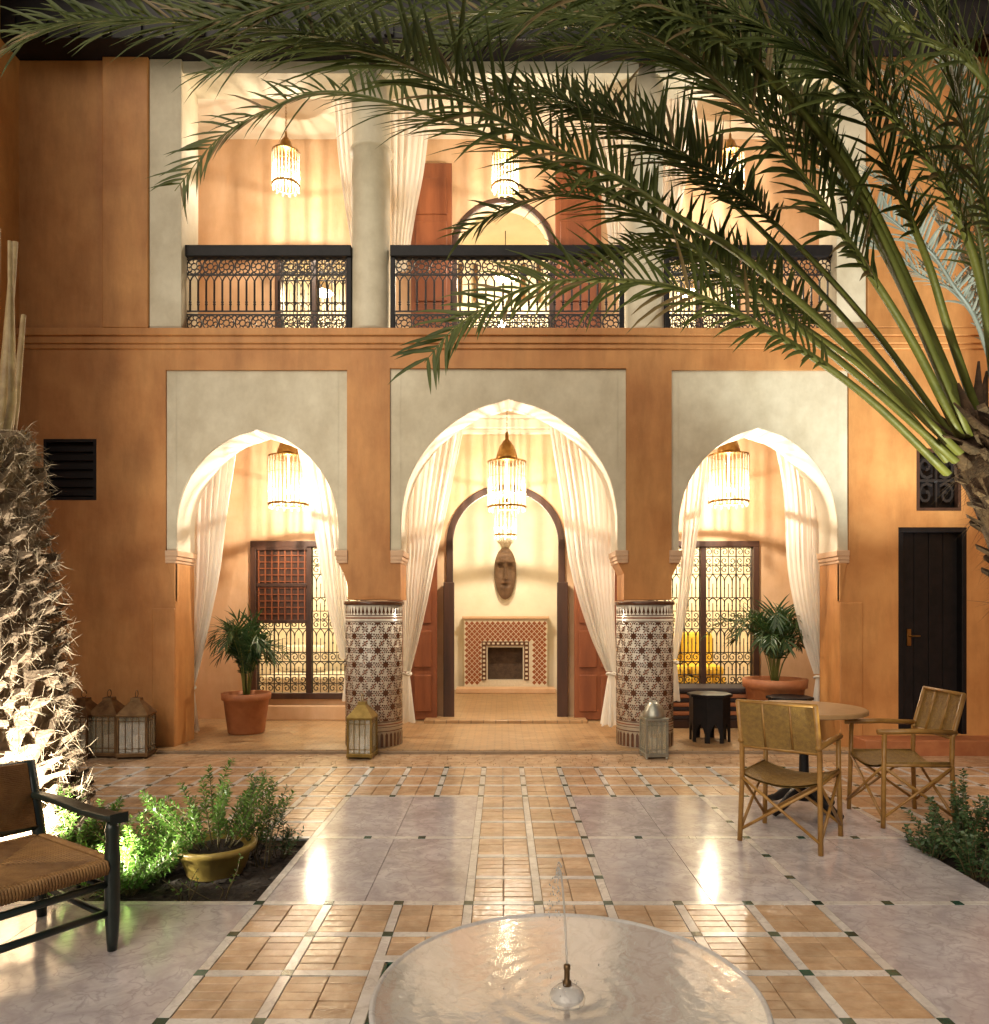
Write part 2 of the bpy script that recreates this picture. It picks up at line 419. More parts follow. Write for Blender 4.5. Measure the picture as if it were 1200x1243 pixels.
# bedding slab of the pavement, left open at the beds and the basin
def slab_cells(mb, x0, x1, y0, y1, z0, z1, holes):
    xs = sorted({x0, x1, *[h[0] for h in holes], *[h[1] for h in holes]})
    ys = sorted({y0, y1, *[h[2] for h in holes], *[h[3] for h in holes]})
    xs = [x for x in xs if x0 <= x <= x1]; ys = [y for y in ys if y0 <= y <= y1]
    for a, b in zip(xs, xs[1:]):
        for c, d in zip(ys, ys[1:]):
            mx, my = (a+b)/2, (c+d)/2
            if any(h[0] < mx < h[1] and h[2] < my < h[3] for h in holes): continue
            mb.box(a, b, c, d, z0, z1)
slab_cells(pv, -4.86, 5.4, 0.6, 7.22, -0.12, -0.012, [(-4.2, LBX, BY0, BY1), (RBX, 5.0, BY0, BY1), (FX0, FX1, FY0, FY1)])
pave = tag(pv.build('pavement', M['grout']), kind='structure')

SW = 0.042                      # strip width
brick_me = []
for k in range(4):
    b = MB(); w, d = (CW - SW) / 2 - 0.0035, (CD - SW) / 5 - 0.0035
    e = 0.002
    z = 0.0005 * k - 0.001
    b.add([(-w/2,-d/2,-0.012),(w/2,-d/2,-0.012),(w/2,d/2,-0.012),(-w/2,d/2,-0.012),(-w/2,-d/2,z-e),(w/2,-d/2,z-e),(w/2,d/2,z-e),(-w/2,d/2,z-e),
           (-w/2+e,-d/2+e,z),(w/2-e,-d/2+e,z),(w/2-e,d/2-e,z),(-w/2+e,d/2-e,z)],
          [(0,1,5,4),(1,2,6,5),(2,3,7,6),(3,0,4,7),(4,5,9,8),(5,6,10,9),(6,7,11,10),(7,4,8,11),(8,9,10,11)])
    brick_me.append(b.mesh('brick', M['brick']))
hs_me = MB().box(-(CW-SW)/2+.002, (CW-SW)/2-.002, -SW/2+.001, SW/2-.001, -0.012, 0.001).mesh('marble_strip', M['strip'])
vs_me = MB().box(-SW/2+.001, SW/2-.001, -(CD-SW)/2+.002, (CD-SW)/2-.002, -0.012, 0.001).mesh('marble_strip', M['strip'])
gt_me = MB().box(-SW/2-.001, SW/2+.001, -SW/2-.001, SW/2+.001, -0.012, 0.0022).mesh('green_tile', M['gtile'])
far = MB()                      # bricks beyond the limit, joined
fars = MB(); farg = MB()
nb = [0]
def in_hole(x, y): return FX0 - 0.055 < x < FX1 + 0.055 and FY0 - .1 < y < FY1 + 0.055
def cell(i, j, near=True):
    cx, cy = gx(i) + CW / 2, gy(j) + CD / 2
    for a in range(2):
        for c in range(5):
            x = cx + (a - 0.5) * (CW - SW) / 2; y = cy + (c - 2) * (CD - SW) / 5
            if in_hole(x, y): continue
            k = random.randrange(4)
            if near and nb[0] < 300:
                nb[0] += 1
                inst(brick_me[k], 'brick', (x, y, random.uniform(-.0012, .0006)), pave, rot=(random.uniform(-.006, .006), random.uniform(-.006, .006), random.uniform(-.012, .012)))
            else:
                w, d = (CW - SW) / 2 - 0.007, (CD - SW) / 5 - 0.007
                far.box(x-w/2, x+w/2, y-d/2, y+d/2, -0.012, random.uniform(-.002, 0.0005))
def hstrip(i, j, near=True):
    x, y = gx(i) + CW / 2, gy(j)
    if in_hole(x, y): return
    if near: inst(hs_me, 'marble_strip', (x, y, 0), pave)
    else: fars.box(x-(CW-SW)/2+.002, x+(CW-SW)/2-.002, y-SW/2+.001, y+SW/2-.001, -.012, .001)
def vstrip(i, j, near=True):
    x, y = gx(i), gy(j) + CD / 2
    if in_hole(x, y): return
    if near: inst(vs_me, 'marble_strip', (x, y, 0), pave)
    else: fars.box(x-SW/2+.001, x+SW/2-.001, y-(CD-SW)/2+.002, y+(CD-SW)/2-.002, -.012, .001)
def gdot(i, j, near=True):
    x, y = gx(i), gy(j)
    if in_hole(x, y): return
    if near: inst(gt_me, 'green_tile', (x, y, 0), pave)
    else: farg.box(x-SW/2, x+SW/2, y-SW/2, y+SW/2, -.012, .0022)
def wstrip(i, j):   # plain white crossing
    inst(ws_me, 'marble_strip', (gx(i), gy(j), 0), pave)
ws_me = MB().box(-SW/2+.001, SW/2-.001, -SW/2, SW/2, -0.012, 0.001).mesh('marble_strip', M['strip'])
# front band around the fountain: rows -3..-1, columns -4..3
for j in (-1, -2, -3):
    for i in range(-4, 4): cell(i, j)
    for i in range(-4, 5): vstrip(i, j)
for j in (0, -1, -2, -3):
    for i in range(-4, 4): hstrip(i, j)
    for i in range(-4, 5): gdot(i, j)
# path to the house: two cells wide
for j in range(0, 6):
    for i in (-1, 0): cell(i, j)
    for i in (-1, 0, 1): vstrip(i, j)
for j in range(1, 6):
    for i in (-1, 0): hstrip(i, j)
    for i in (-1, 0): wstrip(i, j)
    gdot(1, j)
# band before the house, rows 6..8 (and the side floors 3..5 behind the beds)
rng = [(i, j) for j in (6, 7, 8) for i in range(-15, 15)] + [(i, j) for j in (3, 4, 5) for i in list(range(-15, -4)) + list(range(7, 15))]
for i, j in rng: cell(i, j, False)
for i, j in rng: vstrip(i, j, False); hstrip(i, j, False)
for i, j in rng: gdot(i, j, False)
for i in range(-15, 15): hstrip(i, 9, False); gdot(i, 9, False)
# terracotta border before the step
y = gy(9) + SW / 2 + 0.004
while y < 7.2:
    x = -4.84 + random.uniform(0, .1)
    while x < 5.3:
        far.box(x, x + 0.142, y, y + 0.055, -.012, random.uniform(-.0025, .0005)); x += 0.148
    y += 0.06
o = far.build('brick', M['brick'], pave); tag(o, kind='stuff')
o = fars.build('marble_strip', M['strip'], pave); tag(o, kind='stuff')
o = farg.build('green_tile', M['gtile'], pave); tag(o, kind='stuff')
# marble slabs
def slab(x0, x1, y0, y1, nx, ny):
    for a in range(nx):
        for c in range(ny):
            xa, xb = x0 + (x1-x0)*a/nx + .0015, x0 + (x1-x0)*(a+1)/nx - .0015
            ya, yb = y0 + (y1-y0)*c/ny + .0015, y0 + (y1-y0)*(c+1)/ny - .0015
            MB().box(xa, xb, ya, yb, -.012, random.uniform(-.0006, .0003)).build('marble_slab', M['marble'], pave)
h = SW / 2
for (ja, jb) in ((0, 3), (3, 6)):
    slab(LBX + h, gx(-1) - h, gy(ja) + h, gy(jb) - h, 2, 1)
    slab(gx(1) + h, gx(4) - h, gy(ja) + h, gy(jb) - h, 2, 1)
    slab(gx(4) + h, RBX if ja == 0 else gx(7) - h, gy(ja) + h, gy(jb) - h, 2, 1)
for i in list(range(-4, -1)) + list(range(1, 7)):
    hstrip(i, 3)
    if i in (-3, -2, 2, 5, 6): gdot(i, 3)
    else: wstrip(i, 3)
for j in range(0, 6): vstrip(4, j)
for j in range(0, 6): gdot(4, j)
for j in range(0, 6): vstrip(-4, j)
for j in range(1, 6): wstrip(-4, j)
for i in range(4, 14): hstrip(i, 0)
for i in range(5, 15): gdot(i, 0)
for i in range(-15, -4): hstrip(i, 0)
for i in range(-15, -4): wstrip(i, 0)
slab(-4.84, LBX - h, 1.2, GY - h, 4, 2)
slab(gx(4) + h, 5.36, 1.2, GY - h, 4, 2)
slab(LBX + h, FX0 - .1, 1.2, gy(-3) - h, 1, 1)
slab(FX1 + .1, gx(4) - h, 1.2, gy(-3) - h, 1, 1)

# flower beds
def bed(x0, x1, lab):
    n, m_ = 60, 24
    vs, fs = [], []
    for j in range(m_ + 1):
        for i in range(n + 1):
            x = x0 + (x1-x0)*i/n; y = BY0 + (BY1-BY0)*j/m_
            vs.append((x, y, -0.045 + 0.03 * noise.noise((x*9, y*9, 0)) + 0.02*noise.noise((x*25, y*25, 3))))
    for j in range(m_):
        for i in range(n):
            a = j*(n+1)+i; fs.append((a, a+1, a+n+2, a+n+1))
    so_ = MB().add(vs, fs)
    for _ in range(700):
        x, y = random.uniform(x0+.03, x1-.03), random.uniform(BY0+.03, BY1-.03)
        s_ = random.uniform(.008, .024); a = random.uniform(0, 6.28); z = -0.035 + .02*random.random()
        d = Vector((math.cos(a)*s_, math.sin(a)*s_, random.uniform(-.006, .006))); e = Vector((-math.sin(a)*s_*.5, math.cos(a)*s_*.5, random.uniform(-.006, .006)))
        c = Vector((x, y, z)); so_.add([c-d, c+e, c+d, c-e+Vector((0, 0, .006))], [(0, 1, 2), (0, 2, 3)])
    tag(so_.build('flower_bed', M['soil']), kind='structure')
bed(-4.2, LBX, 'l'); bed(RBX, 5.0, 'r')

# ------------------------------------------------------------------ the house
FY, WT = 7.4, 0.45
FB = FY + WT
def fx(p): return WX(p, FY)
def fz(p): return WZ(p, FY)
house = thing('riad_house', 'ochre plastered two storey courtyard house with three keel arches and balcony gallery', 'house', (0.07, FY, 0))

def holed(mb, x0, x1, y0, y1, z0, z1, holes):
    xs = sorted({x0, x1, *[v for hh in holes for v in hh[:2]]}); zs = sorted({z0, z1, *[v for hh in holes for v in hh[2:]]})
    for a, b in zip(xs, xs[1:]):
        for c, d in zip(zs, zs[1:]):
            mx, mz = (a+b)/2, (c+d)/2
            if any(hh[0] < mx < hh[1] and hh[2] < mz < hh[3] for hh in holes): continue
            mb.box(a, b, y0, y1, c, d)

ZS, ZP = fz(418), fz(668)            # underside of string course, foot of pale panels
ZTOP = fz(73)
vent = (fx(53), fx(117), fz(607), fz(533))
door = (fx(1090), fx(1173), 0.16, fz(640))
swin = (fx(1112), fx(1166), fz(620), fz(545))
w = MB()
holed(w, -4.9, fx(201), FY, FB, 0, ZS, [vent])
holed(w, fx(1030), 5.45, FY, FB, 0, ZS, [door, swin])
w.box(fx(421), fx(473), FY, FB, ZP, ZS); w.box(fx(760), fx(815), FY, FB, ZP, ZS)
for a, b, t in ((201, 421, 449), (473, 760, 447), (815, 1030, 449)): w.box(fx(a), fx(b), FY, FB, fz(t), ZS)
w.box(fx(201), fx(213), FY, FB, 0, ZP); w.box(fx(1018), fx(1030), FY, FB, 0, ZP)
for c in (449, 784):                 # short piers over the tiled columns
    zt = fz(728)
    w.box(fx(c - 27), fx(c + 37) if c < 500 else fx(c + 31), FY, FB, zt + .001, ZP)
w.build('facade_wall', M['ochre'], house)

def arch_half(n=30, semi=False):
    if semi: return [(math.cos(PI/2*i/n), math.sin(PI/2*i/n)) for i in range(n+1)]
    p = spline([(1, 0, 0), (.992, .27, 0), (.90, .52, 0), (.68, .745, 0), (.36, .915, 0), (0, 1, 0)], n + 1)
    return [(q.x, q.y) for q in p]
def arch_curve(cx, hw, zs, za, semi=False):
    hcv = arch_half(semi=semi)
    left = [(cx - u*hw, zs + v*(za-zs)) for u, v in hcv]
    right = [(cx + u*hw, zs + v*(za-zs)) for u, v in hcv][::-1]
    return left + right[1:]
arches = [(311.5, 98.5, 520, 201, 421, 449), (618, 132, 483, 473, 760, 447), (921, 97, 518, 815, 1030, 449)]
for cx, hw, ap, a, b, t in arches:
    cv = arch_curve(fx(cx), fx(609+hw), ZP, fz(ap))
    p = MB(); x0, x1, zt = fx(a)+.002, fx(b)-.002, fz(t)-.002
    y0 = FY + 0.022
    outer = [(x, zt) for x, z in cv]
    inn = list(cv)
    p.bandY([(x0, ZP)] + inn + [(x1, ZP)], [(x0, zt)] + outer + [(x1, zt)], y0, FB - .03)
    p.build('arch_panel', M['cream'], house)
    q = MB()                         # lighter lining of the arch
    q.bandY([(x*1 + (0.004 if x < fx(cx) else -0.004), z - .004) for x, z in cv], cv, y0 + .012, FB + .004)
    q.build('arch_soffit', M['white'], house)
# imposts: stepped mouldings at the foot of the pale panels
def impost(xa, side, wid):
    m_ = MB()
    for (d, z0, z1) in ((0.03, ZP - .06, ZP - .001), (0.018, ZP - .10, ZP - .06), (0.008, ZP - .13, ZP - .10)):
        x0, x1 = (xa - wid, xa + d) if side > 0 else (xa - d, xa + wid)
        m_.box(x0, x1, FY - .012 - d*.3, FB + .004, z0, z1)
    m_.build('impost', M['moulding'], house, bev=.006)
impost(fx(213), 1, .10); impost(fx(1018), -1, .10)
for xa, xb, s_ in ((410, 422, -1), (486, 486.01, 1), (750, 757, -1), (824, 815, 1)):   # jambs over the tiled columns
    m_ = MB()
    for d, z0, z1 in ((.03, ZP - .06, ZP - .001), (.018, ZP - .10, ZP - .06), (.008, ZP - .13, ZP - .10)):
        x = fx(xa); inner = x - s_*.10
        a, b = sorted((x + s_*d, inner)); m_.box(a, b, FY - .012 - d*.3, FB + .004, z0, z1)
    m_.build('impost', M['moulding'], house, bev=.006)
    poly = [(fx(xa) - s_*.11, ZP - .13), (fx(xa) - s_*.005, ZP - .13)] + [(fx(xa) - s_*(.005 + .10*math.sin(q)), ZP - .13 - .30*q/1.57) for q in (.3, .6, .9, 1.2, 1.5)]
    if s_ > 0: poly = poly[::-1]
    MB().prismY(poly, FY + .006, FB - .01).build('corbel', M['ochre'], house)
# curved corbels and flat pilasters at the outer jambs
for sx, e in ((-1, 213), (1, 1018)):
    x = fx(e); s_ = -1 if sx < 0 else 1
    pl = MB()
    zt = fz(738 if sx < 0 else 731)
    xa, xb = sorted((x + s_*.001, x + s_*.235)); pl.box(xa, xb, FY - .018, FY + .05, 0.0, zt)
    pl.build('pilaster', M['ochre'], house, bev=.012)
    cb = MB()
    prof = [(0, ZP - .13), (.075, ZP - .13)] + [(.075 - .05*math.sin(q), ZP - .13 - .34*q/1.57) for q in (0.3, .6, .9, 1.2, 1.5)] + [(0, ZP - .52)]
    poly = [(x + s_*u, z) for u, z in prof]
    if s_ < 0: poly = poly[::-1]
    cb.prismY(poly, FY - .02, FY + .04); cb.build('corbel', M['ochre'], house, bev=.006)

# tiled columns
def polar(c, r, a): return (c[0] + r*math.cos(a), c[1] + r*math.sin(a))
def tiled_column(px):
    cy, r = 7.56, 0.289
    cx = WX(px, cy)
    col = MB(); zt = WZ(730, 7.3)
    col.lathe([(r, 0.02), (r, zt)], (cx, cy, 0), 48)
    c = col.build('tiled_column', M['zwhite'], house, smooth=False)
    for p_ in c.data.polygons: p_.use_smooth = len(p_.vertices) == 4
    # plain upper shaft, widening to the pier
    zp = ZP - .085
    MB().lathe([(r + .016, zt), (r + .01, zt + .006), (.02, zt + .008)], (cx, cy, 0), 40).build('cap', M['moulding'], c, smooth=True)
    ring = MB().lathe([(r + .002, zt - .036), (r + .016, zt - .03), (r + .018, zt - .008), (r + .004, zt)], (cx, cy, 0), 48); ring.build('cap_ring', M['zdark'], c, smooth=True)
    z = MB()
    def P(u, v, off=.0018):
        a = u / r
        return (cx + (r + off)*math.sin(a), cy - (r + off)*math.cos(a), v)
    def poly(pts, m): z.add([P(*q) for q in pts], [tuple(range(len(pts)))], m)
    circ = 2*PI*r
    half = circ * .30
    ztop, zb = zt - .205, 0.30
    nu = 11; du = circ / nu; dv = (ztop - zb) / 7
    for row in range(8):
        for k in range(-4, 5):
            u = (k + (row % 2)*.5)*du; v = zb + row*dv
            if abs(u) > half + du: continue
            def put(pts, m):
                pts = [(a, min(max(b, zb), ztop)) for a, b in pts]
                poly(pts, m)
            st = []
            for q in range(16):
                st.append(polar((u, v), .050 if q % 2 == 0 else .026, q*PI/8))
            put(st, 0)
            for q in range(8):       # ring of kites
                a = q*PI/4 + PI/8
                put([polar((u, v), .041, a), polar((u, v), .052, a - .2), polar((u, v), .066, a), polar((u, v), .052, a + .2)], 1 if q % 2 else 0)
            for dx, dz in ((.5*du, 0), (.25*du, .5*dv), (-.25*du, .5*dv)):   # small rosettes between
                cc = (u + dx, v + dz)
                for q in range(6):
                    a = q*PI/3
                    put([polar(cc, .009, a), polar(cc, .021, a - .40), polar(cc, .031, a), polar(cc, .021, a + .40)], 0)
                put([polar(cc, .0065, q*PI/3) for q in range(6)], 1)
            for q in range(8):
                c2 = polar((u, v), .074, q*PI/4 + PI/16)
                put([polar(c2, .0085, a + .3) for a in (0, PI/2, PI, 1.5*PI)], q % 2)
    nm = 44
    for k in range(nm):              # toothed frieze at the top
        u = (k - nm/2)*circ/nm
        if abs(u) > half + .1: continue
        t = circ/nm
        poly([(u + t*.12, zt - .115), (u + t*.88, zt - .115), (u + t*.5, zt - .045)], 0)
        poly([(u + t*.3, zt - .13), (u + t*.7, zt - .13), (u + t*.7, zt - .118), (u + t*.3, zt - .118)], 0)
    for zz, hh, m in ((zt - .145, .008, 0), (zt - .172, .014, 1), (zt - .2, .006, 0), (.288, .008, 0), (.262, .010, 1), (.238, .006, 0), (.196, .010, 0)):
        for k in range(24):
            u0, u1 = -half - .1 + k*(2*half + .2)/24, -half - .1 + (k+1)*(2*half + .2)/24
            poly([(u0, zz), (u1, zz), (u1, zz + hh), (u0, zz + hh)], m)
    nm = 36
    for k in range(nm):              # upright blocks at the foot
        u = (k - nm/2)*circ/nm; t = circ/nm
        if abs(u) > half + .1: continue
        poly([(u + t*.2, .045), (u + t*.8, .045), (u + t*.8, .165), (u + t*.5, .188), (u + t*.2, .165)], 0)
    o = z.build('zellige', [M['zdark'], M['zred']], c); tag(o, kind='stuff')
tiled_column(454); tiled_column(782)

# gallery floor, step, ceiling, end walls
m_ = MB(); m_.box(-4.3, 4.6, 7.22, 9.3, -.1, .036); m_.build('gallery_floor', M['galfloor'], house)
m_ = MB(); m_.box(-4.3, 4.6, 7.195, 7.22, -.1, .028); m_.build('step_edge', M['grout'], house, bev=.004)
m_ = MB(); m_.box(3.52, 5.45, 7.1, FY - .001, -.1, .15); m_.build('door_step', M['terracotta'], house, bev=.012)
m_ = MB(); m_.box(-4.3, 4.6, FB, 9.3, 3.82, 4.10); m_.build('gallery_ceiling', M['white'], house)
for x in (-4.35, 4.55): m_ = MB(); m_.box(x, x + .1, FB, 9.3, 0.03, 3.83); m_.build('end_wall', M['gallery'], house)
m_ = MB(); m_.box(-4.3, 4.6, 9.2, 9.3, 3.70, 3.819); m_.box(-4.3, 4.6, 9.24, 9.3, 3.64, 3.70); m_.build('cornice', M['white'], house, bev=.012)

# back wall of the gallery
BY = 9.3
def bx(p): return WX(p, BY)
def bz(p): return WZ(p, BY)
dh = (bx(547), bx(680), .03, bz(594))
wl_ = (bx(305), bx(445), bz(848), bz(657))
wr_ = (bx(786), bx(920), bz(848), bz(657))
w = MB(); holed(w, -4.3, 4.6, BY, BY + .2, 0.0, 3.82, [dh, wl_, wr_])
dcx, dhw = (dh[0]+dh[1])/2, (dh[1]-dh[0])/2
zsp = bz(660)
cv = arch_curve(dcx, dhw, zsp, dh[3] - .002, True)
w.bandY(cv, [(x, dh[3]) for x, z in cv], BY + .001, BY + .199)
w.build('gallery_wall', M['gallery'], house)
# doorway frame
fm = MB(); o_ = .055
full = [(dh[0], .036)] + cv + [(dh[1], .036)]
outr = [(dh[0] - o_, .036)] + arch_curve(dcx, dhw + o_, zsp, dh[3] + o_, True) + [(dh[1] + o_, .036)]
inr = [(dh[0] + .03, .036)] + arch_curve(dcx, dhw - .03, zsp, dh[3] - .03, True) + [(dh[1] - .03, .036)]
fm.bandY(inr, outr, BY - .035, BY - .003)
dw = fm.build('doorway', M['darkwood'], house, bev=.006)
for s_ in (-1, 1):
    x = dcx + s_*(dhw + .02)
    MB().box(x - .068, x + .068, BY - .09, BY - .036, .036, bz(707)).build('jamb', M['darkwood'], dw, bev=.008)
MB().box(dh[0] - .3, dh[1] + .3, BY - .38, BY + .2, .036, .075).build('threshold', M['galfloor'], dw, bev=.006)
# folded-back leaves
for s_ in (-1, 1):
    xa = dcx + s_*(dhw + .16); xb = xa + s_*.62
    x0, x1 = sorted((xa, xb))
    lf = MB(); lf.box(x0, x1, BY - .16, BY - .11, .05, 2.35)
    leaf = lf.build('door_leaf', M['redwood'], house, bev=.005)
    for k in range(4):
        z0 = .15 + k*.55
        for xx in range(2):
            a = x0 + .06 + xx*.27
            MB().box(a, a + .22, BY - .178, BY - .159, z0, z0 + .46).build('panel', M['redwood'], leaf, bev=.012)
    MB().lathe([(.012, 0), (.03, .01), (.03, .02), (.012, .03)], ((x0+x1)/2, BY - .19, 1.05), 12).build('handle', M['brass'], leaf)

# wrought iron pieces (shared between windows)
def spiral(cx, cz, r0, turns, a0, sgn, n=13):
    return [(cx + r0*(1 - .82*i/(n-1))*math.cos(a0 + sgn*turns*2*PI*i/(n-1)), 0, cz + r0*(1 - .82*i/(n-1))*math.sin(a0 + sgn*turns*2*PI*i/(n-1))) for i in range(n)]
def scroll_mesh(w_, h_):
    s_ = MB(); t = .0085
    for ax in (-1, 1):
        for az in (-1, 1):
            cx, cz = ax*w_*.25, az*h_*.25
            r0 = min(w_, h_)*.22
            a0 = math.atan2(-az, -ax)
            s_.tube(spiral(cx, cz, r0, 1.15, a0, ax*az, 12), t, 4)
    s_.tube([(0, 0, -h_/2), (0, 0, h_/2)], t*.9, 4); s_.tube([(-w_/2, 0, 0), (w_/2, 0, 0)], t*.9, 4)
    s_.lathe([(.004, -.012), (.016, 0), (.004, .012)], (0, 0, 0), 6)
    return s_.mesh('scroll', M['iron'], False)
def half_scroll_mesh(w_, h_):
    s_ = MB(); t = .008
    for ax in (-1, 1):
        s_.tube(spiral(ax*w_*.25, 0, min(w_*.23, h_*.45), 1.2, PI/2 - ax*.9, ax, 12), t, 4)
    s_.tube([(0, 0, -h_/2), (0, 0, h_/2)], t*.9, 4)
    return s_.mesh('scroll', M['iron'], False)
def bar_mesh(w_, h_):
    s_ = MB(); t = .0085
    for ax in (-1, 1):
        s_.tube([(ax*w_*.25, 0, -h_/2), (ax*w_*.25, 0, h_*.18), (ax*w_*.2, 0, h_*.34), (0, 0, h_/2)], t, 4)
        s_.tube([(ax*w_*.25, 0, h_*.18), (ax*w_*.30, 0, h_*.34), (ax*w_/2, 0, h_/2)], t, 4)
        s_.lathe([(.006, -.015), (.014, 0), (.006, .015)], (ax*w_*.25, 0, -h_*.1), 6)
    s_.tube([(0, 0, -h_/2), (0, 0, h_*.1)], t*.8, 4)
    return s_.mesh('baluster', M['iron'], False)
CWD = .225
mS, mH, mB, mBs = scroll_mesh(CWD, .225), half_scroll_mesh(CWD, .115), bar_mesh(CWD, .30), bar_mesh(CWD, .17)
ROWS = [(mS, .225, 'scroll'), (mBs, .17, 'baluster'), (mH, .115, 'scroll'), (mB, .30, 'baluster'), (mS, .225, 'scroll'), (mBs, .17, 'baluster'), (mB, .30, 'baluster'), (mS, .225, 'scroll'), (mH, .115, 'scroll')]
def grille(parent, x0, x1, z0, z1, y):
    n = max(1, round((x1-x0)/CWD)); sx = (x1-x0)/n/CWD
    tot = sum(r[1] for r in ROWS); sz = (z1-z0)/tot
    z = z0
    for me, hh, nm in ROWS:
        for k in range(n):
            inst(me, nm, (x0 + (k+.5)*(x1-x0)/n, y, z + hh*sz/2), parent, scale=(sx, 1, sz))
        z += hh*sz
        MB().box(x0, x1, y - .008, y + .008, z - .006, z + .006).build('rail', M['iron'], parent)
    for k in range(n + 1):
        x = x0 + k*(x1-x0)/n
        MB().box(x - .007, x + .007, y - .010, y + .010, z0, z1).build('bar', M['iron'], parent)

def grilled_window(box, y, parts, shutter=None, lab=None):
    x0, x1, z0, z1 = box
    fr = MB(); t = .075
    fr.box(x0, x1, y - .05, y + .10, z1 - t, z1); fr.box(x0, x1, y - .05, y + .10, z0, z0 + t)
    fr.box(x0, x0 + t, y - .05, y + .10, z0 + t, z1 - t); fr.box(x1 - t, x1, y - .05, y + .10, z0 + t, z1 - t)
    wdw = fr.build('window', M['darkwood'], house, bev=.006)
    xs = [x0 + t + (x1 - x0 - 2*t)*k/parts for k in range(parts + 1)]
    for k in range(1, parts):
        MB().box(xs[k] - .035, xs[k] + .035, y - .03, y + .07, z0 + t, z1 - t).build('mullion', M['darkwood'], wdw, bev=.006)
    for k in range(parts):
        a = xs[k] + (.035 if k else 0); b = xs[k+1] - (.035 if k < parts - 1 else 0)
        grille(wdw, a, b, z0 + t, z1 - t, y + .03)
        if shutter == k:
            zm = z0 + (z1 - z0)*.48
            sh = MB().box(a + .002, b + .03, y - .025, y + .0, zm, z1 - t).build('shutter', M['darkwood'], wdw, bev=.004)
            nx_, nz2 = 7, 11
            for c_ in range(nx_ + 1):
                xx = a + .03 + (b - a - .04)*c_/nx_
                MB().box(xx - .008, xx + .008, y - .043, y - .026, zm + .03, z1 - t - .02).build('lattice_bar', M['redwood'], wdw)
            for r_ in range(nz2 + 1):
                zz = zm + .035 + (z1 - t - zm - .06)*r_/nz2
                MB().box(a + .02, b + .005, y - .040, y - .027, zz - .007, zz + .007).build('lattice_bar', M['redwood'], wdw)
            for zz in (zm + .02, (zm + z1 - t)/2, z1 - t - .02): MB().box(a + .004, b + .02, y - .055, y - .044, zz - .022, zz + .022).build('rail', M['darkwood'], wdw, bev=.004)
    return wdw
wa = grilled_window(wl_, BY, 2, 0)
wb_ = grilled_window(wr_, BY, 2)
for b in (wl_, wr_): MB().box(b[0] - .06, b[1] + .06, BY - .12, BY - .001, .036, b[2] - .08).build('window_plinth', M['gallery'], house, bev=.01)

# rooms behind
def room(x0, x1, y0, y1, z0, z1, m, fl):
    w = MB(); t = .08
    w.box(x0 - t, x0, y0, y1, z0, z1); w.box(x1, x1 + t, y0, y1, z0, z1); w.box(x0 - t, x1 + t, y1, y1 + t, z0, z1); w.box(x0 - t, x1 + t, y0, y1 + t, z1, z1 + t)
    w.build('room_wall', m, house)
    MB().box(x0 - t, x1 + t, y0, y1 + t, z0 - .1, z0).build('room_floor', fl, house)
room(-1.45, 1.55, BY + .2, 12.42, .07, 3.5, M['white'], M['galfloor'])
room(-4.2, -1.62, BY + .2, 11.9, .07, 3.3, M['white'], M['galfloor'])
room(1.72, 4.4, BY + .2, 11.9, .07, 3.3, M['white'], M['galfloor'])

# fireplace
RY = 12.42
def rx(p): return WX(p, RY)
def rz(p): return WZ(p, RY)
fp = MB(); x0, x1, z1 = rx(564), rx(663), rz(751)
ox0, ox1, oz0, oz1 = rx(592), rx(634), rz(824), rz(785)
holed(fp, x0, x1, RY - .22, RY - .002, .07, z1, [(ox0, ox1, oz0, oz1)])
fpo = fp.build('fireplace', M['zwhite'], house)
MB().box(x0 - .03, x1 + .03, RY - .26, RY - .003, z1, z1 + .045).build('mantel', M['moulding'], fpo, bev=.008)
MB().box(x0 - .12, x1 + .12, RY - .55, RY - .221, .07, .15).build('hearth', M['moulding'], fpo, bev=.01)
MB().box(ox0, ox1, RY - .03, RY - .004, oz0, oz1).build('firebox', M['soot'], fpo)
ti = MB(); s_ = .075; yy = RY - .222
s_ = .085
nx = int((x1-x0)/s_); nz_ = int((z1-.18)/s_)
for i in range(nx):
    for j in range(nz_):
        cx, cz = x0 + (i+.5)*(x1-x0)/nx, .17 + (j+.5)*(z1-.2)/nz_
        if ox0 - .13 < cx < ox1 + .13 and oz0 - .13 < cz < oz1 + .13: continue
        hx_, hz_ = (x1-x0)/nx*.5, (z1-.2)/nz_*.5
        for ox, oz in ((0, 0), (hx_, hz_)):
            if ox and (i == nx-1 or j == nz_-1): continue
            ti.add([(cx + ox - hx_*.86, yy, cz + oz), (cx + ox, yy, cz + oz - hz_*.86), (cx + ox + hx_*.86, yy, cz + oz), (cx + ox, yy, cz + oz + hz_*.86)], [(0, 1, 2, 3)])
tag(ti.build('zellige', M['zred'], fpo), kind='stuff')
for (a, b, c, d) in ((ox0 - .10, ox1 + .10, oz1 + .03, oz1 + .10), (ox0 - .10, ox0 - .02, oz0, oz1 + .03), (ox1 + .02, ox1 + .10, oz0, oz1 + .03)):
    MB().box(a, b, RY - .24, RY - .221, c, d).build('surround', M['zdark'], fpo)
    n = max(2, round(max(b-a, d-c)/.075))
    for k in range(n):
        if b-a > d-c: MB().box(a + (b-a)*(k+.25)/n, a + (b-a)*(k+.75)/n, RY - .244, RY - .239, c + .02, d - .02).build('tile', M['zwhite'], fpo)
        else: MB().box(a + .02, b - .02, RY - .244, RY - .239, c + (d-c)*(k+.25)/n, c + (d-c)*(k+.75)/n).build('tile', M['zwhite'], fpo)

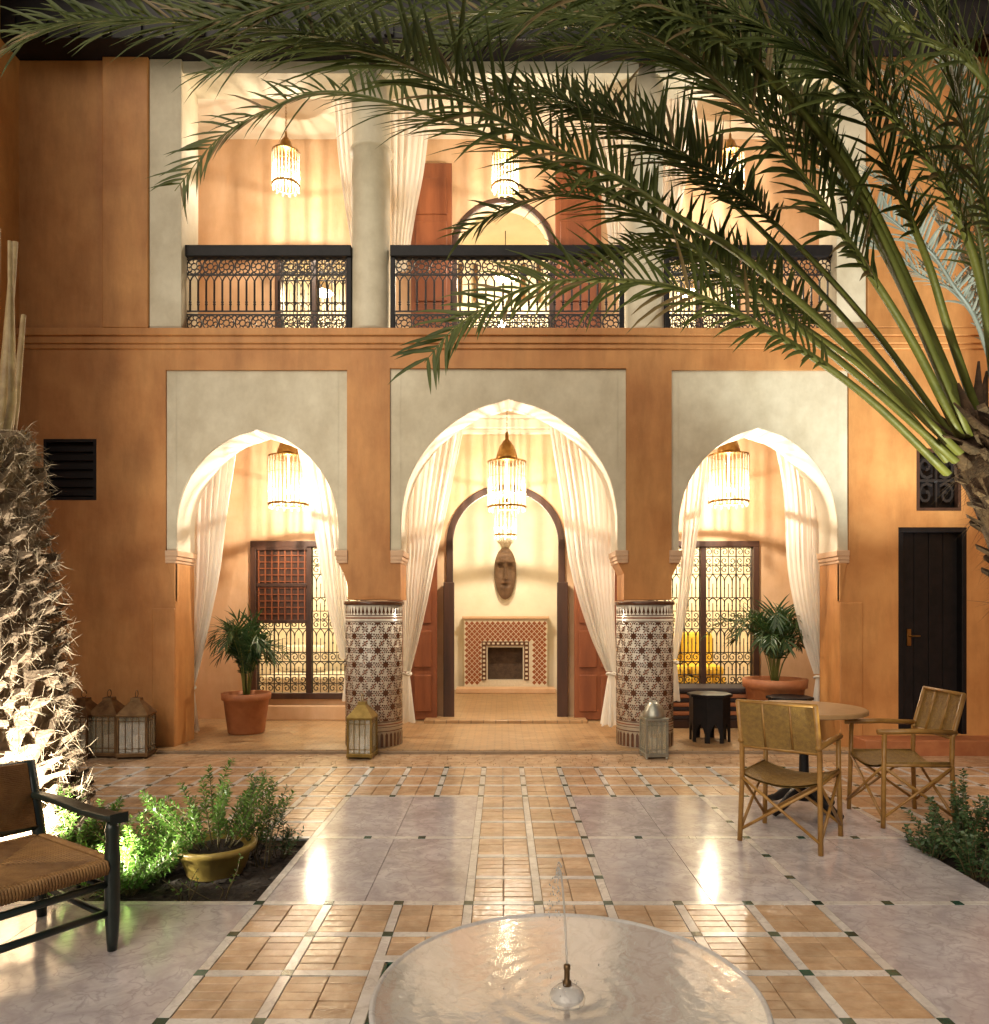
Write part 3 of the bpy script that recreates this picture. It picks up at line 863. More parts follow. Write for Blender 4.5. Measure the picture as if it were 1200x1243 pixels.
# string course
m_ = MB(); m_.box(-4.9, 5.45, FY - .05, FY + .1, fz(409), fz(400)); m_.box(-4.9, 5.45, FY - .03, FY + .1, ZS, fz(409)); m_.box(-4.9, 5.45, FY - .015, FY + .1, ZS - .05, ZS)
m_.box(-4.9, 5.45, FY + .1, FB, ZS, fz(400) - .004)
m_.build('string_course', M['ochre'], house, bev=.008)
ZB = fz(400)
# upper wall, piers and columns
w = MB(); w.box(-4.9, fx(127), FY, FB, ZB, ZTOP); w.box(fx(127), fx(182), FY - .05, FB, ZB, ZTOP); w.build('upper_wall', M['ochre'], house, bev=.01)
MB().box(fx(1050), 5.45, FY - .05, FB, ZB, ZTOP).build('upper_wall', M['ochre'], house, bev=.01)
for a, b in ((182, 221), (1014, 1050)): MB().box(fx(a) + .001, fx(b), FY - .02, FB - .05, ZB, ZTOP).build('pier', M['cream'], house, bev=.01)
for p in (450.5, 781):
    cy = 7.6; cx = WX(p, cy); r = .20; zc = WZ(187, cy)
    MB().lathe([(r + .012, ZB), (r + .012, ZB + .05), (r, ZB + .07), (r - .004, zc - .03), (r + .012, zc - .02), (r + .022, zc), (r + .012, zc + .02), (r - .004, zc + .03), (r, ZTOP)], (cx, cy, 0), 36).build('column', M['cream'], house, smooth=True)
MB().box(fx(182), fx(1050), FY + .02, FB - .06, ZTOP - .12, ZTOP).build('lintel', M['cream'], house)

# balustrades
def rosette_mesh(d):
    s_ = MB(); r = d*.46; t = .009
    ring = [(r*math.cos(q*2*PI/16), 0, r*math.sin(q*2*PI/16)) for q in range(17)]
    s_.tube(ring, t, 4)
    ri = [(r*.42*math.cos(q*2*PI/10), 0, r*.42*math.sin(q*2*PI/10)) for q in range(11)]
    s_.tube(ri, t*.8, 4)
    for q in range(8):
        a = q*PI/4
        s_.tube([(r*.42*math.cos(a), 0, r*.42*math.sin(a)), (r*.72*math.cos(a + .25), 0, r*.72*math.sin(a + .25)), (r*math.cos(a), 0, r*math.sin(a))], t*.75, 4)
    for q in range(4):
        a = q*PI/2 + PI/4
        s_.tube([(r*math.cos(a), 0, r*math.sin(a)), (d*.7*math.cos(a), 0, d*.7*math.sin(a))], t, 4)
    return s_.mesh('rosette', M['iron'])
RD = .172
mR = rosette_mesh(RD)
def picket_mesh(h_, wd):
    s_ = MB(); t = .0105
    s_.tube([(0, 0, -h_/2), (0, 0, h_*.32)], t, 5)
    for ax in (-1, 1): s_.tube([(0, 0, h_*.32), (ax*wd*.22, 0, h_*.42), (ax*wd*.5, 0, h_*.5)], t*.7, 4)
    s_.lathe([(.006, -.03), (.016, -.012), (.010, 0), (.016, .012), (.006, .03)], (0, 0, -h_*.28), 6)
    return s_.mesh('baluster', M['iron'])
def balustrade(p0, p1):
    y = 7.52; x0, x1 = WX(p0, y), WX(p1, y); zb, zt = ZB + .005, WZ(300, y)
    f = MB(); f.box(x0, x1, y - .05, y + .05, zt - .115, zt); f.box(x0, x0 + .05, y - .03, y + .03, zb, zt - .115); f.box(x1 - .05, x1, y - .03, y + .03, zb, zt - .115); f.box(x0 + .05, x1 - .05, y - .02, y + .02, zb, zb + .02)
    B = f.build('balustrade', M['black'], house, bev=.006)
    a, b, top = x0 + .05, x1 - .05, zt - .115
    n = round((b-a)/RD); s_ = (b-a)/n/RD
    z1 = zb + .02 + RD/2; z2 = top - RD/2
    for z in (z1, z2):
        for k in range(n): inst(mR, 'rosette', (a + (k+.5)*(b-a)/n, y, z), B, scale=(s_, 1, 1))
    lo, hi = z1 + RD/2, z2 - RD/2
    for z in (lo, lo + .035, hi): MB().box(a, b, y - .008, y + .008, z - .006, z + .006).build('rail', M['iron'], B)
    h_ = hi - lo - .035
    me = picket_mesh(h_, (b-a)/n/2)
    for k in range(2*n): inst(me, 'baluster', (a + (k+.5)*(b-a)/(2*n), y, lo + .035 + h_/2), B)
balustrade(220, 427); balustrade(474, 757); balustrade(806, 1015)

# upper gallery
UY = 9.4
def ux(p): return WX(p, UY)
def uz(p): return WZ(p, UY)
UZ0, UZ1 = 4.10, 7.45
uh = (ux(553), ux(668), UZ0, uz(247))
uwl = (ux(335), ux(427), UZ0 + .05, uz(302))
uwr = (ux(800), ux(897), UZ0 + .05, uz(302))
w = MB(); holed(w, -4.3, 4.6, UY, UY + .2, UZ0, UZ1, [uh, uwl, uwr])
ucx, uhw = (uh[0]+uh[1])/2, (uh[1]-uh[0])/2
cv = arch_curve(ucx, uhw, uz(304), uh[3] - .002, True)
w.bandY(cv, [(x, uh[3]) for x, z in cv], UY + .001, UY + .199)
w.build('upper_gallery_wall', M['gallery'], house)
MB().box(-4.3, 4.6, FB, UY + .2, UZ1, UZ1 + .15).build('upper_ceiling', M['white'], house)
for x in (-4.35, 4.55): MB().box(x, x + .1, FB, UY, UZ0, UZ1).build('end_wall', M['gallery'], house)
fm = MB()
fm.bandY([(uh[0] + .02, UZ0)] + arch_curve(ucx, uhw - .02, uz(304), uh[3] - .02, True) + [(uh[1] - .02, UZ0)],
         [(uh[0] - .05, UZ0)] + arch_curve(ucx, uhw + .05, uz(304), uh[3] + .05, True) + [(uh[1] + .05, UZ0)], UY - .05, UY - .003)
udw = fm.build('doorway', M['darkwood'], house, bev=.006)
for a, b in ((500, 549), (673, 728)):
    x0, x1 = ux(a), ux(b)
    lf = MB().box(x0, x1, UY - .12, UY - .06, UZ0, uz(205)).build('door_leaf', M['redwood'], house, bev=.006)
    for k in range(5): MB().box(x0 + .06, x1 - .06, UY - .135, UY - .119, UZ0 + .12 + k*.55, UZ0 + .58 + k*.55).build('panel', M['redwood'], lf, bev=.012)
# upper doorway fanlight rails and grilled gate seen through the balustrade
grille(udw, uh[0] + .02, uh[1] - .02, UZ0 + .02, UZ0 + 1.1, UY + .08)
grilled_window(uwl, UY, 2); grilled_window(uwr, UY, 2)
room(-1.3, 1.4, UY + .2, 11.9, UZ0, 7.0, M['white'], M['galfloor'])
room(-4.2, -1.5, UY + .2, 11.6, UZ0, 6.6, M['white'], M['galfloor'])
room(1.6, 4.4, UY + .2, 11.6, UZ0, 6.6, M['white'], M['galfloor'])
for p in (568, 644):
    yy = 11.86
    cx = WX(p, yy); m_ = MB()
    zs_ = WZ(292, yy)
    m_.bandY([(cx - .09, zs_ - 1.0)] + arch_curve(cx, .09, zs_, zs_ + .10, True) + [(cx + .09, zs_ - 1.0)],
             [(cx - .16, zs_ - 1.0)] + arch_curve(cx, .16, zs_, zs_ + .18, True) + [(cx + .16, zs_ - 1.0)], yy - .05, yy + .02)
    m_.build('niche_frame', M['tin'], house, bev=.006)

# eaves and roof
MB().box(-4.9, 5.45, FY - .28, FB, ZTOP, ZTOP + .42).build('eave_board', M['black'], house, bev=.008)
for k in range(34):
    x = -4.8 + k*.305
    MB().box(x, x + .09, FY - .31, FY - .281, ZTOP + .02, ZTOP + .2).build('rafter_end', M['black'], house)
rt = MB()
rt.add([(.085*math.cos(q*PI/6), -.02, .06*math.sin(q*PI/6)) for q in range(7)] + [(.075*math.cos(q*PI/6), .62, .25 + .055*math.sin(q*PI/6)) for q in range(7)], [(q+1, q, q+7, q+8) for q in range(6)] + [tuple(range(7))[::-1]])
rtm = rt.mesh('roof_tile', M['gtile'], False)
for k in range(56): inst(rtm, 'roof_tile', (-4.8 + k*.185, FY - .32, ZTOP + .42), house)
MB().box(-4.9, 5.45, FB - .4, 12.6, 7.61, 7.8).build('roof', M['terracotta'], house)
MB().box(-4.9, 5.45, 12.6, 12.75, 0, 7.6).build('rear_wall', M['ochre'], house)

# vent, side window, side door in the front wall
x0, x1, z0, z1 = vent
v = MB().box(x0, x1, FY + .06, FY + .10, z0, z1).build('vent_window', M['black'], house)
f = MB(); t = .03; y0, y1 = FY - .004, FY + .058
f.box(x0, x1, y0, y1, z0, z0+t); f.box(x0, x1, y0, y1, z1-t, z1); f.box(x0, x0+t, y0, y1, z0+t, z1-t); f.box(x1-t, x1, y0, y1, z0+t, z1-t); f.build('frame', M['black'], v)
for k in range(6):
    z = z0 + .05 + k*(z1-z0-.08)/6; MB().box(x0 + t, x1 - t, FY + .03, FY + .05, z, z + .055).build('slat', M['black'], v)
x0, x1, z0, z1 = swin
v = MB().box(x0, x1, FY + .09, FY + .12, z0, z1).build('side_window', M['black'], house)
f = MB(); f.box(x0, x1, y0, y1, z0, z0+t); f.box(x0, x1, y0, y1, z1-t, z1); f.box(x0, x0+t, y0, y1, z0+t, z1-t); f.box(x1-t, x1, y0, y1, z0+t, z1-t); f.build('frame', M['darkwood'], v)
inst(mS, 'scroll', ((x0+x1)/2, FY + .05, (z0+z1)/2), v, scale=((x1-x0)/CWD*.9, 1, (z1-z0)/.225*.9))
x0, x1, z0, z1 = door
d = MB().box(x0, x1, FY + .09, FY + .13, z0, z1).build('side_door', M['black'], house)
f = MB(); t = .05
f.box(x0, x1, FY - .003, FY + .088, z1-t, z1); f.box(x0, x0+t, FY - .003, FY + .088, z0, z1-t); f.box(x1-t, x1, FY - .003, FY + .088, z0, z1-t); f.build('frame', M['black'], d, bev=.006)
for k in range(4):
    a = x0 + t + k*(x1-x0-2*t)/4; MB().box(a + .003, a + (x1-x0-2*t)/4 - .003, FY + .07, FY + .092, z0 + .01, z1 - t).build('plank', M['black'], d, bev=.003)
MB().box(x0 + .12, x0 + .16, FY + .055, FY + .071, 1.05, 1.22).build('handle_plate', M['brass'], d)
MB().tube([(x0 + .14, FY + .05, 1.15), (x0 + .14, FY + .02, 1.15), (x0 + .23, FY + .015, 1.15)], .009, 6).build('handle', M['brass'], d)

# courtyard side walls
for x0, x1, lab in ((-5.1, -4.87, 'plain ochre side wall behind the shaggy palm trunk, with a wooden eave'), (5.46, 5.7, 'plain ochre side wall on the dark door side, beyond the leaning palm')):
    t_ = thing('courtyard_wall', lab, 'wall', ((x0+x1)/2, 5, 0))
    MB().box(x0, x1, 4.2, 7.4, -.1, 8.4).build('wall', M['ochre'], t_)
    MB().box(x0 - .1, x1 + .1, 4.2, 7.1, 8.4, 8.55).build('coping', M['darkwood'], t_, bev=.01)

# ------------------------------------------------------------------ hanging lanterns
def hanging_lantern(px, py_bot, py_top, Y, dia, ztop, label, energy, col, rods=30, group=None):
    zb, zt = WZ(py_bot, Y), WZ(py_top, Y)
    t_ = thing('hanging_lantern', label, 'lantern', (WX(px, Y), Y, zb), 0, group)
    h_ = zt - zb; r = dia/2
    MB().lathe([(r*.9, h_ - .012), (r, h_ - .006), (r, h_ + .006), (r*.55, h_ + .025), (r*.52, h_ + .03)], n=28).build('top_ring', M['brass'], t_, True, True)
    MB().lathe([(r*.55, h_ + .03), (r*.56, h_ + .05), (r*.50, h_ + .10*dia/.45), (r*.38, h_ + .18*dia/.45), (r*.2, h_ + .24*dia/.45), (r*.1, h_ + .26*dia/.45), (r*.09, h_ + .33*dia/.45), (.01, h_ + .35*dia/.45)], n=20).build('dome', M['brass'], t_, True, True)
    zc = h_ + .34*dia/.45
    n = int((ztop - zb - zc)/.035)
    ch = MB()
    for k in range(max(n, 0)):
        z = zc + k*.035
        ch.tube([(.008*math.cos(q), 0 if k % 2 else .008*math.cos(q), z + .02 + .022*math.sin(q)) if k % 2 == 0 else (0, .008*math.cos(q), z + .02 + .022*math.sin(q)) for q in [i*PI/4 for i in range(9)]], .0025, 4)
    if n > 0: ch.build('chain', M['brass'], t_, False, True)
    MB().lathe([(r*.93, -.008), (r, 0), (r, .014), (r*.93, .02), (r*.93, -.008)], n=28, cap=False).build('bottom_ring', M['brass'], t_, True, True)
    rod = MB().lathe([(.0065, 0), (.0065, h_ - .01)], n=6).mesh('glass_rod', M['rod'], True)
    for k in range(rods):
        a = 2*PI*k/rods; inst(rod, 'glass_rod', (r*.95*math.cos(a), r*.95*math.sin(a), .005), t_, local=True)
    wire = MB().lathe([(.0028, 0), (.0028, h_ - .005)], n=5).mesh('wire', M['oldbrass'], True)
    for k in range(rods//2):
        a = 4*PI*(k + .25)/rods; inst(wire, 'wire', (r*.985*math.cos(a), r*.985*math.sin(a), .004), t_, local=True)
    for zz in (.33, .66): MB().tube([(r*.97*math.cos(q), r*.97*math.sin(q), h_*zz) for q in [i*PI/14 for i in range(29)]], .003, 4).build('hoop', M['oldbrass'], t_, True, True)
    bob = MB().lathe([(.002, -.05), (.014, -.03), (.010, -.008), (.002, 0)], n=6).mesh('drop', M['rod'], True)
    for k in range(rods//2):
        a = 4*PI*k/rods; inst(bob, 'drop', (r*.9*math.cos(a), r*.9*math.sin(a), -.005), t_, local=True)
    MB().lathe([(.002, 0), (.014, .01), (.019, .03), (.014, .05), (.006, .07), (.005, h_*.75)], (0, 0, h_*.22), 12).build('bulb', M['bulb'], t_, True, True)
    lamp('lantern_light', (0, 0, h_*.22 - .02), energy, col, .012, t_)
    return t_
WARM = (1.0, .86, .68)
E1, E2 = 43, 36
hanging_lantern(350, 613, 555, 8.45, .46, 3.82, 'brass domed glass-rod lantern hanging in the arch with the half-shuttered window', E1, WARM)
hanging_lantern(615, 616, 561, 8.45, .45, 3.82, 'brass domed glass-rod lantern on a chain in the tall central arch', E1*1.15, WARM)
hanging_lantern(884, 610, 553, 8.45, .46, 3.82, 'brass domed glass-rod lantern hanging in the arch before the fully grilled window', E1, WARM)
hanging_lantern(347, 226, 186, 8.5, .32, 7.45, 'small glass-rod lantern over the balcony bay with orange wall behind', E2, WARM, 24)
hanging_lantern(613, 228, 190, 8.5, .32, 7.45, 'small glass-rod lantern over the middle balcony bay, above the arched doorway', E2, WARM, 24)
hanging_lantern(886, 226, 188, 8.5, .32, 7.45, 'small glass-rod lantern behind the palm ribs over the balcony bay', E2, WARM, 24)
hanging_lantern(613, 650, 618, 11.0, .34, 3.5, 'bright tiered glass lantern inside the room in front of the mask', 42, (1, .86, .62), 16)
def pendant(loc, top, label, e):
    t_ = thing('pendant_lamp', label, 'lamp', loc)
    MB().lathe([(.16, 0), (.165, .02), (.12, .12), (.04, .2), (.01, .21)], n=20, cap=False).build('shade', M['linen'], t_, True, True)
    MB().tube([(0, 0, .2), (0, 0, top - loc[2])], .006, 5).build('cord', M['iron'], t_, False, True)
    MB().lathe([(.005, -.04), (.035, 0), (.035, .04), (.01, .08)], n=12).build('bulb', M['bulb'], t_, True, True)
    lamp('pendant_light', (0, 0, -.1), e, (1, .84, .55), .05, t_)
pendant((-2.7, 10.7, 2.6), 3.3, 'linen shaded pendant lamp in the room behind the half-shuttered window', 60)
pendant((3.0, 10.7, 2.6), 3.3, 'linen shaded pendant lamp in the room with the yellow sofa', 60)
pendant((.05, 10.8, 6.3), 7.0, 'linen shaded pendant lamp in the upstairs arched room', 60)
pendant((-2.6, 10.6, 6.0), 6.6, 'linen shaded pendant lamp upstairs behind the window beside the orange wall', 45)
pendant((2.7, 10.6, 6.0), 6.6, 'linen shaded pendant lamp upstairs behind the palm-covered window', 45)
t_ = thing('table_lamp', 'bright white table lamp upstairs seen through the middle balustrade', 'lamp', (WX(609, 10.2), 10.2, UZ0))
MB().lathe([(.22, 0), (.22, .03), (.03, .05), (.03, .95), (.09, 1.0), (.10, 1.05), (.02, 1.2)], n=16).build('stand', M['iron'], t_, True, True)
MB().lathe([(.01, 1.2), (.05, 1.25), (.05, 1.3), (.01, 1.36)], n=12).build('bulb', M['bulbw'], t_, True, True)

# ------------------------------------------------------------------ curtains
def curtain(left, right, Y, label, folds=7, tie=None, amp=.035, tail=None):
    """left/right: pixel polylines of the two edges from top to bottom"""
    n = 40
    L = spline([(a, b, 0) for a, b in left], n); Rr = spline([(a, b, 0) for a, b in right], n)
    nu = folds*8
    vs, fs = [], []
    ph = random.uniform(0, 6)
    for i in range(n):
        a, b = W(L[i].x, L[i].y, Y), W(Rr[i].x, Rr[i].y, Y)
        wd = (b - a).length
        for k in range(nu + 1):
            u = k/nu
            p = a.lerp(b, u)
            am = amp*(.55 + .45*math.sin(u*5 + ph))*min(1, wd/.25 + .3)
            p.y += am*math.sin(u*folds*2*PI + ph + .5*math.sin(i*.12 + u*4)) + .02*math.sin(i*.15 + u*3 + ph)
            p.x += .006*math.cos(u*folds*2*PI*1.3 + ph)
            vs.append(p)
    for i in range(n - 1):
        for k in range(nu): fs.append((i*(nu+1)+k, i*(nu+1)+k+1, (i+1)*(nu+1)+k+1, (i+1)*(nu+1)+k))
    t_ = thing('sheer_curtain', label, 'curtain', W((left[-1][0]+right[-1][0])/2, left[-1][1], Y))
    MB().add(vs, fs).build('drape', M['sheer'], t_, True)
    if tie:
        c = W(tie[0], tie[1], Y)
        pts = [c + Vector((.05*math.cos(q), .045*math.sin(q), .012*math.sin(q*2))) for q in [i*PI/8 for i in range(17)]]
        MB().tube(pts, .014, 6).build('tie', M['linen'], t_, True)
        if tail:                       # flared end below the tie
            vs, fs = [], []; nn = 12; kk = 40
            for i in range(nn):
                s_ = i/(nn-1)
                cc = W(tie[0] + (tail[0]-tie[0])*s_, tie[1] + (tail[1]-tie[1])*s_, Y)
                rr = .035 + tail[2]*s_**.8
                for k in range(kk):
                    q = 2*PI*k/kk
                    r_ = rr*(1 + .28*s_*math.sin(q*7 + ph))
                    vs.append(cc + Vector((r_*math.cos(q), r_*.7*math.sin(q), .012*math.sin(q*5)*s_)))
            for i in range(nn-1):
                for k in range(kk): fs.append((i*kk+k, i*kk+(k+1) % kk, (i+1)*kk+(k+1) % kk, (i+1)*kk+k))
            MB().add(vs, fs).build('tail', M['sheer'], t_, True)
CY = 7.98
curtain([(234, 540), (231, 620), (229, 720), (226, 790), (225, 832)], [(288, 540), (276, 620), (267, 700), (250, 780), (236, 832)], CY, 'sheer white curtain tied at the end pier beside the terracotta pot', 7, (231, 835), tail=(231, 888, .045))
curtain([(362, 545), (374, 600), (384, 660), (396, 730), (414, 800)], [(412, 545), (418, 600), (420, 660), (422, 730), (428, 800)], CY, 'narrow sheer white curtain before the grilled half of the shuttered window', 6, (424, 806), tail=(424, 850, .03))
curtain([(492, 540), (489, 600), (489, 680), (489, 750), (489, 815)], [(562, 520), (545, 600), (528, 680), (514, 750), (498, 815)], CY, 'wide sheer white curtain in the central arch tied on the side of the shuttered window', 9, (493, 818), tail=(491, 876, .06))
curtain([(666, 515), (680, 600), (692, 690), (714, 765), (736, 815)], [(738, 540), (744, 600), (746, 680), (746, 750), (748, 815)], CY, 'wide sheer white curtain in the central arch tied on the side of the black tables', 10, (742, 818), tail=(741, 880, .06))
curtain([(834, 560), (829, 620), (825, 700), (820, 760), (815, 800)], [(860, 555), (852, 620), (842, 690), (830, 760), (821, 800)], CY, 'slim sheer white curtain beside the tiled column and yellow sofa window', 4, (817, 804), tail=(816, 850, .03))
curtain([(940, 540), (950, 600), (956, 690), (972, 765), (988, 818)], [(994, 555), (1001, 620), (1002, 700), (1002, 765), (1000, 818)], CY, 'sheer white curtain tied at the end pier beside the big terracotta pot with palm', 8, (994, 822), tail=(994, 872, .05))
curtain([(402, 60), (406, 130), (412, 200), (420, 260), (430, 320)], [(440, 60), (440, 130), (440, 200), (440, 260), (440, 320)], 8.0, 'upstairs sheer curtain gathered beside the round column in the orange-walled bay', 5)
curtain([(472, 60), (472, 130), (473, 200), (474, 260), (474, 330)], [(530, 60), (522, 130), (514, 200), (503, 260), (492, 330)], 8.0, 'upstairs sheer curtain in the middle bay before the cedar door leaf', 6)
curtain([(700, 60), (712, 130), (722, 200), (734, 260), (742, 330)], [(768, 60), (768, 130), (766, 200), (764, 260), (762, 330)], 8.0, 'upstairs sheer curtain in the middle bay half hidden by palm fronds', 6)
curtain([(800, 60), (800, 130), (800, 200), (800, 260), (800, 330)], [(856, 60), (846, 130), (836, 200), (826, 260), (816, 330)], 8.0, 'upstairs sheer curtain behind the palm ribs over the far balustrade', 6)

# ------------------------------------------------------------------ mask
def mask():
    yy = RY - .12
    cx, zc = WX(613, yy), WZ(696, yy)
    t_ = thing('carved_mask', 'tall carved wooden face mask above the tiled fireplace', 'mask', (cx, yy, zc - .43))
    nu, nv = 34, 60; w_, h_ = .185, .44
    vs, fs = [], []
    for j in range(nv + 1):
        v = -1 + 2*j/nv
        wv = max(0.0, 1 - abs(v)**2.4)**.5*(1 - .14*max(0, -v))
        for i in range(nu + 1):
            u = -1 + 2*i/nu
            x = u*w_*wv; z = .43 + v*h_
            d = .14*math.sqrt(max(0, 1 - u*u))*wv
            d += .085*math.exp(-((u*wv)/.13)**2)*(1 if -.25 < v < .35 else 0)*(1 - (v + .25)/.9)      # nose
            for sx in (-1, 1): d -= .085*math.exp(-((u*wv - sx*.42)/.2)**2 - ((v - .28)/.075)**2)       # eyes
            d += .03*math.exp(-((v - .42)/.05)**2)                                                         # brow
            d -= .09*math.exp(-((u*wv)/.3)**2 - ((v + .45)/.06)**2)                                         # mouth
            d += .02*math.exp(-((u*wv)/.42)**2 - ((v + .45)/.13)**2)
            d += .008*math.sin(v*46)*(1 if v > .55 else 0)
            vs.append((x, -d, z))
    for j in range(nv):
        for i in range(nu): fs.append((j*(nu+1)+i, j*(nu+1)+i+1, (j+1)*(nu+1)+i+1, (j+1)*(nu+1)+i))
    MB().add(vs, fs).build('face', M['mask'], t_, True, True)
    for a in range(-4, 5):
        q = a*.16
        MB().tube([(.05*math.sin(q), 0, .84), (.12*math.sin(q), -.01, .93), (.22*math.sin(q), -.02, 1.02 - .01*abs(a))], [.012, .012, .004], 5).build('plume', M['fibre'], t_, True, True)
    MB().box(-.05, .05, 0, .12, .2, .7).build('mount', M['mask'], t_, False, True)
mask()

# ------------------------------------------------------------------ floor lanterns
def floor_lantern(loc, wd, h_, label, metal, rz=0, domed=False, group=None):
    t_ = thing('floor_lantern', label, 'lantern', loc, rz, group)
    a = wd/2; zb, zt = .05*h_/.6, h_*.60
    b = MB(); b.box(-a*1.06, a*1.06, -a*1.06, a*1.06, .018, zb)
    for sx in (-1, 1):
        for sy in (-1, 1): b.lathe([(.012, 0), (.016, .006), (.010, .018)], (sx*a*.9, sy*a*.9, 0), 8)
    b.build('base', metal, t_, False, True, bev=.004)
    for sx in (-1, 1):
        for sy in (-1, 1):
            MB().box(sx*a*.94 - .009, sx*a*.94 + .009, sy*a*.94 - .009, sy*a*.94 + .009, zb, zt).build('post', metal, t_, False, True)
    MB().box(-a*1.05, a*1.05, -a*1.05, a*1.05, zt, zt + .022).build('top_rim', metal, t_, False, True, bev=.003)
    for q in range(4):
        ro = (0, 0, q*PI/2)
        g_ = MB().box(-a*.86, a*.86, -a*.93, -a*.92, zb + .002, zt - .002)
        o = g_.build('pane', M['pane'], t_, False, True); o.rotation_euler = ro
        l_ = MB()
        for k in (-1, 0, 1): l_.box(k*a*.45 - .003, k*a*.45 + .003, -a*.97, -a*.93, zb, zt)
        for zz in (.12, .88): l_.box(-a*.9, a*.9, -a*.97, -a*.935, zb + (zt-zb)*zz - .003, zb + (zt-zb)*zz + .003)
        o = l_.build('lattice', metal, t_, False, True); o.rotation_euler = ro
    z1 = h_*.86
    rf = MB()
    if domed:
        rf.lathe([(a*1.0, zt + .02), (a*.98, zt + .05), (a*.8, zt + .11), (a*.45, zt + .16), (a*.2, zt + .18), (a*.16, z1), (.01, z1 + .01)], n=16)
    else:
        for (r0, r1, za, zc_) in ((a*1.05, a*.34, zt + .022, z1 - .03), (a*.34, a*.32, z1 - .03, z1)):
            rf.add([(-r0, -r0, za), (r0, -r0, za), (r0, r0, za), (-r0, r0, za), (-r1, -r1, zc_), (r1, -r1, zc_), (r1, r1, zc_), (-r1, r1, zc_)], [(0, 1, 5, 4), (1, 2, 6, 5), (2, 3, 7, 6), (3, 0, 4, 7), (4, 5, 6, 7)])
    rf.build('roof', metal, t_, domed, True)
    MB().tube([(0, .036*math.cos(q), z1 + .036 + .036*math.sin(q)) if not domed else (.026*math.cos(q), 0, z1 + .026 + .026*math.sin(q)) for q in [i*PI/8 for i in range(17)]], .004, 5).build('ring_handle', metal, t_, True, True)
    MB().lathe([(a*.34, zb), (a*.34, zb + h_*.22), (.004, zb + h_*.225)], n=14).build('candle', M['linen'], t_, True, True)
for k, (p, lab) in enumerate(((102, 'tarnished metal lantern half behind the shaggy palm trunk, end of the row of three'), (130, 'dark tarnished metal lantern in the middle of the row of three by the wall'), (166, 'tarnished metal lantern of the row of three standing next to the arch pier'))):
    floor_lantern((WX(p, 7.08), 7.08 + .04*(k == 1), 0), .27, .66, lab, M['tin'], R(8*(k-1)))
floor_lantern((WX(440, 7.06), 7.05, 0), .235, .62, 'brass square lantern in front of the tiled column nearer the shuttered window', M['oldbrass'], R(-4))
floor_lantern((WX(793, 7.06), 7.05, 0), .215, .60, 'pale metal domed lantern in front of the tiled column nearer the black tables', M['pewter'], R(5), True)

# ------------------------------------------------------------------ potted palms
def frond_geo(mr, ml, pts, L, nleaf, wid=.02, ribr=.012, n=24, up=Vector((0, 0, 1)), droop=.35, ang=(60, 25), lift=.35, start=.18, taper0=.4, single=None, rs=random, dryness=0.0):
    P = spline(pts, n)
    mr.tube(P, [max(ribr*(1 - .9*i/(n-1)), .0015) for i in range(n)], 5, flat=.7)
    acc = [0.0]
    for a, b in zip(P, P[1:]): acc.append(acc[-1] + (b-a).length)
    tot = acc[-1]
    def at(s_):
        d = s_*tot
        for i in range(n-1):
            if acc[i+1] >= d or i == n-2:
                t = (d - acc[i])/max(acc[i+1]-acc[i], 1e-6)
                return P[i].lerp(P[i+1], t), (P[i+1]-P[i]).normalized()
    for k in range(nleaf):
        s_ = start + (1-start)*(k + rs.uniform(-.3, .3))/nleaf
        s_ = min(max(s_, 0), .998)
        p, T = at(s_)
        Sd = T.cross(up)
        if Sd.length < .05: Sd = T.cross(Vector((1, 0, 0)))
        Sd.normalize(); N = Sd.cross(T).normalized()
        u = (s_-start)/(1-start)
        le = L*(taper0 + (1-taper0)*math.sin(min(1, u*2.2)*PI/2))*(1 - .5*max(0, u-.45)/.55)
        for sg in (-1, 1):
            l_ = le*rs.uniform(.72, 1.12); dry = rs.random() < dryness; dr = droop*rs.uniform(.5, 1.7)
            an = R(ang[0] + (ang[1]-ang[0])*u + rs.gauss(0, 8))
            li = lift + rs.gauss(0, .16)
            D = (T*math.cos(an) + (Sd*sg*math.cos(li) + N*math.sin(li))*math.sin(an)).normalized()
            wv = D.cross(N)
            if wv.length < .1: wv = D.cross(Sd)
            wv.normalize(); nn = wv.cross(D).normalized()
            seg = 4; vs = []; q = p.copy(); d = D.copy()
            w0 = wid*rs.uniform(.8, 1.15)
            for i in range(seg + 1):
                w_ = w0*(.45, 1, .9, .6, .04)[i]*.5
                vs += [q - wv*w_ + nn*w_*.45, q.copy(), q + wv*w_ + nn*w_*.45]
                q = q + d*(l_/seg)
                d = (d + Vector((0, 0, -dr*(i+1)*.12)) ).normalized()
            fs = []
            for i in range(seg):
                b = i*3; fs += [(b, b+1, b+4, b+3), (b+1, b+2, b+5, b+4)]
            if single is not None: single.append((vs, fs, dry))
            else: ml.add(vs, fs, 1 if dry else 0)

